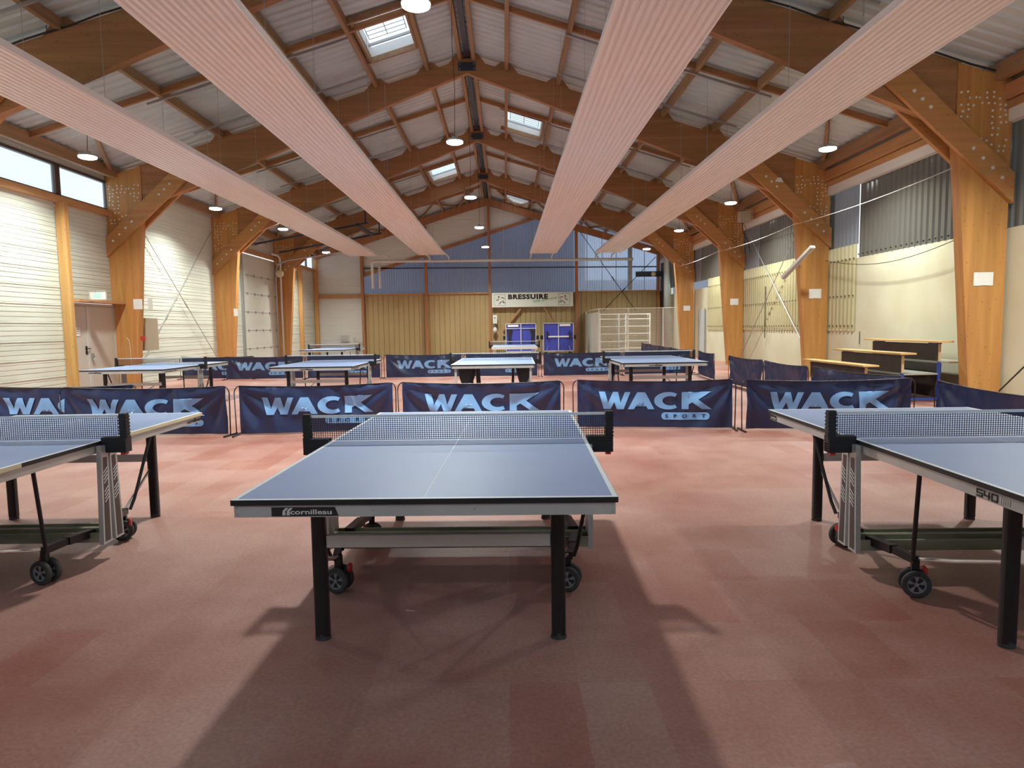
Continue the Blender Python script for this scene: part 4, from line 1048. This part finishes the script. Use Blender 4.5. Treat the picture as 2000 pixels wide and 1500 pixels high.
barrier((5.85, 28.9), (5.74, 26.65), 'far navy barrier before the wire cage, farthest of three', 2, False, g2)
g3 = 'printed barriers of the rear row'
for i, (xa, xb, ya, yb, sd, lb) in enumerate(((-9.75, -7.4, 20.25, 20.0, 3, 'navy printed barrier at the left wall end of the rear row'), (-8.24, -5.87, 19.75, 19.75, 5, 'navy printed barrier second from the left in the rear row'),
        (-5.84, -3.58, 19.7, 19.5, 4, 'navy printed barrier behind the left rear table'), (-3.5, -1.22, 19.4, 19.45, 2, 'navy printed barrier left of the centre rear table'),
        (-1.2, .96, 19.45, 19.3, 1, 'navy printed barrier behind the centre rear table'), (1.02, 3.33, 19.2, 19.3, 3, 'navy printed barrier right of the centre rear table'),
        (3.36, 5.36, 19.3, 19.4, 5, 'navy printed barrier behind the right rear table'))):
    barrier((xa, ya), (xb, yb), lb, sd, True, g3)

# ------------------------------------------------------------------ bleacher
bl = thing('bleacher', 'three tier bleacher with wooden benches against the right wall', 'bleacher', (6.1, 11.75, 0))
for i, (x, z) in enumerate(((.3, .665), (.95, .87), (1.6, 1.07))):
    y0, y1 = 0, 2.35
    MB().box(x-.14, x+.14, y0-.05, y1+.05, z-.03, z).build('bench_seat', wood_bench, bl)
    MB().box(x-.02, x+.01, y0+.12, y1-.1, z-.36, z-.05).build('kickboard', kickb, bl)
    for ya in (y0+.10, y1-.1): MB().box(x-.025, x+.015, ya, ya+.02, z-.36, z-.05).build('pale_edge', mat('plywood_edge', (.62, .45, .24), .6), bl)
    MB().box(x-.03, x+.06, y0+.15, y0+.4, z-.055, z-.03).box(x-.03, x+.06, y1-.4, y1-.15, z-.055, z-.03).build('bracket', blue_st, bl)
    MB().box(x+.02, x+.62, y0+.1, y1-.1, z-.40, z-.37).build('tread', silver_floor, bl)
    MB().box(x+.02, x+.05, y0+.13, y1-.13, .06, z-.4).build('riser_panel', kickb, bl)
fr = MB()
for x in (.3, .95, 1.6, 2.1):
    for y in (.13, 2.2): fr.box(x-.02, x+.02, y-.02, y+.02, 0, .3+(x-.3)*.3)
for y in (.13, 2.2): fr.box(.28, 2.12, y-.02, y+.02, .02, .06)
fr.box(.3, .34, .13, 2.2, .02, .06)
fr.build('steel_frame', blue_st, bl)

# ------------------------------------------------------------------ wire cage and shelving
cg = thing('wire_storage_cage', 'white wire mesh storage cage in the far right corner', 'cage', (4.32, 31.0, 0))
def meshpanel(a, b, z0, z1, st=.055, r=.0045):
    m = MB(); a, b = Vector(a), Vector(b); L = (b-a).length; n = int(L/st)
    for i in range(n+1): p = a.lerp(b, i/n); m.bar((p.x, p.y, z0), (p.x, p.y, z1), r*2, r*2, up=(0, 1, 0))
    for i in range(int((z1-z0)/st)+1): z = z0+i*st; m.bar((a.x, a.y, z), (b.x, b.y, z), r*2, r*2)
    return m
meshpanel((0, 0, 0), (1.35, 0, 0), .1, 2.15).build('mesh_panel', cage_m, cg)
meshpanel((1.35, 0, 0), (2.95, 0, 0), .1, 2.15).build('mesh_panel', cage_m, cg)
meshpanel((2.95, 0, 0), (3.98, -.7, 0), .1, 2.15).build('mesh_panel', cage_m, cg)
m = MB()
for i in range(9): m.box(-.03, .0, .05+i*.55, .52+i*.55, .1, 2.05)
m.build('side_sheet', mat('pale_grey_sheet', (.58, .58, .52), .5), cg)
for p in ((0, 0), (1.35, 0), (2.95, 0), (3.98, -.7), (0, 4.95)): MB().box(p[0]-.025, p[0]+.025, p[1]-.025, p[1]+.025, 0, 2.2).build('post', cage_m, cg)
MB().bar((0, 0, 2.2), (2.95, 0, 2.2), .04, .04).bar((2.95, 0, 2.2), (3.98, -.7, 2.2), .04, .04).bar((0, 0, 2.2), (0, 4.95, 2.2), .04, .04).build('top_rail', cage_m, cg)
shm = mat('white_shelf_metal', (.74, .76, .70), .4)
for q, (x0, x1, y) in enumerate(((4.45, 5.75, 31.6), (5.5, 7.0, 32.6))):
    t = thing('slatted_rack', ('front' if q == 0 else 'rear')+' white slatted rack inside the wire cage', 'rack', (x0, y, 0), 0, 'racks in the cage')
    for x in (0, x1-x0): MB().box(x-.03, x+.03, -.03, .03, 0, 2.0).box(x-.03, x+.03, .5, .56, 0, 2.0).build('upright', shm, t)
    for z in (.35, .7, 1.05, 1.4, 1.75, 1.98): MB().box(0, x1-x0, -.02, .55, z-.045, z).build('shelf', shm, t)
    m = MB()
    for k in range(20): m.box(0, x1-x0, .56, .57, .1+k*.09, .13+k*.09)
    m.build('back_slats', shm, t)
# debris and small things
simple('floor_scrap', MB().add([(-.52, 3.32, .002), (-.475, 3.305, .002), (-.48, 3.30, .002), (-.53, 3.31, .002)], [(0,1,2,3)]), whitep, 'tiny white paper scrap on the floor under the middle table', 'scrap')
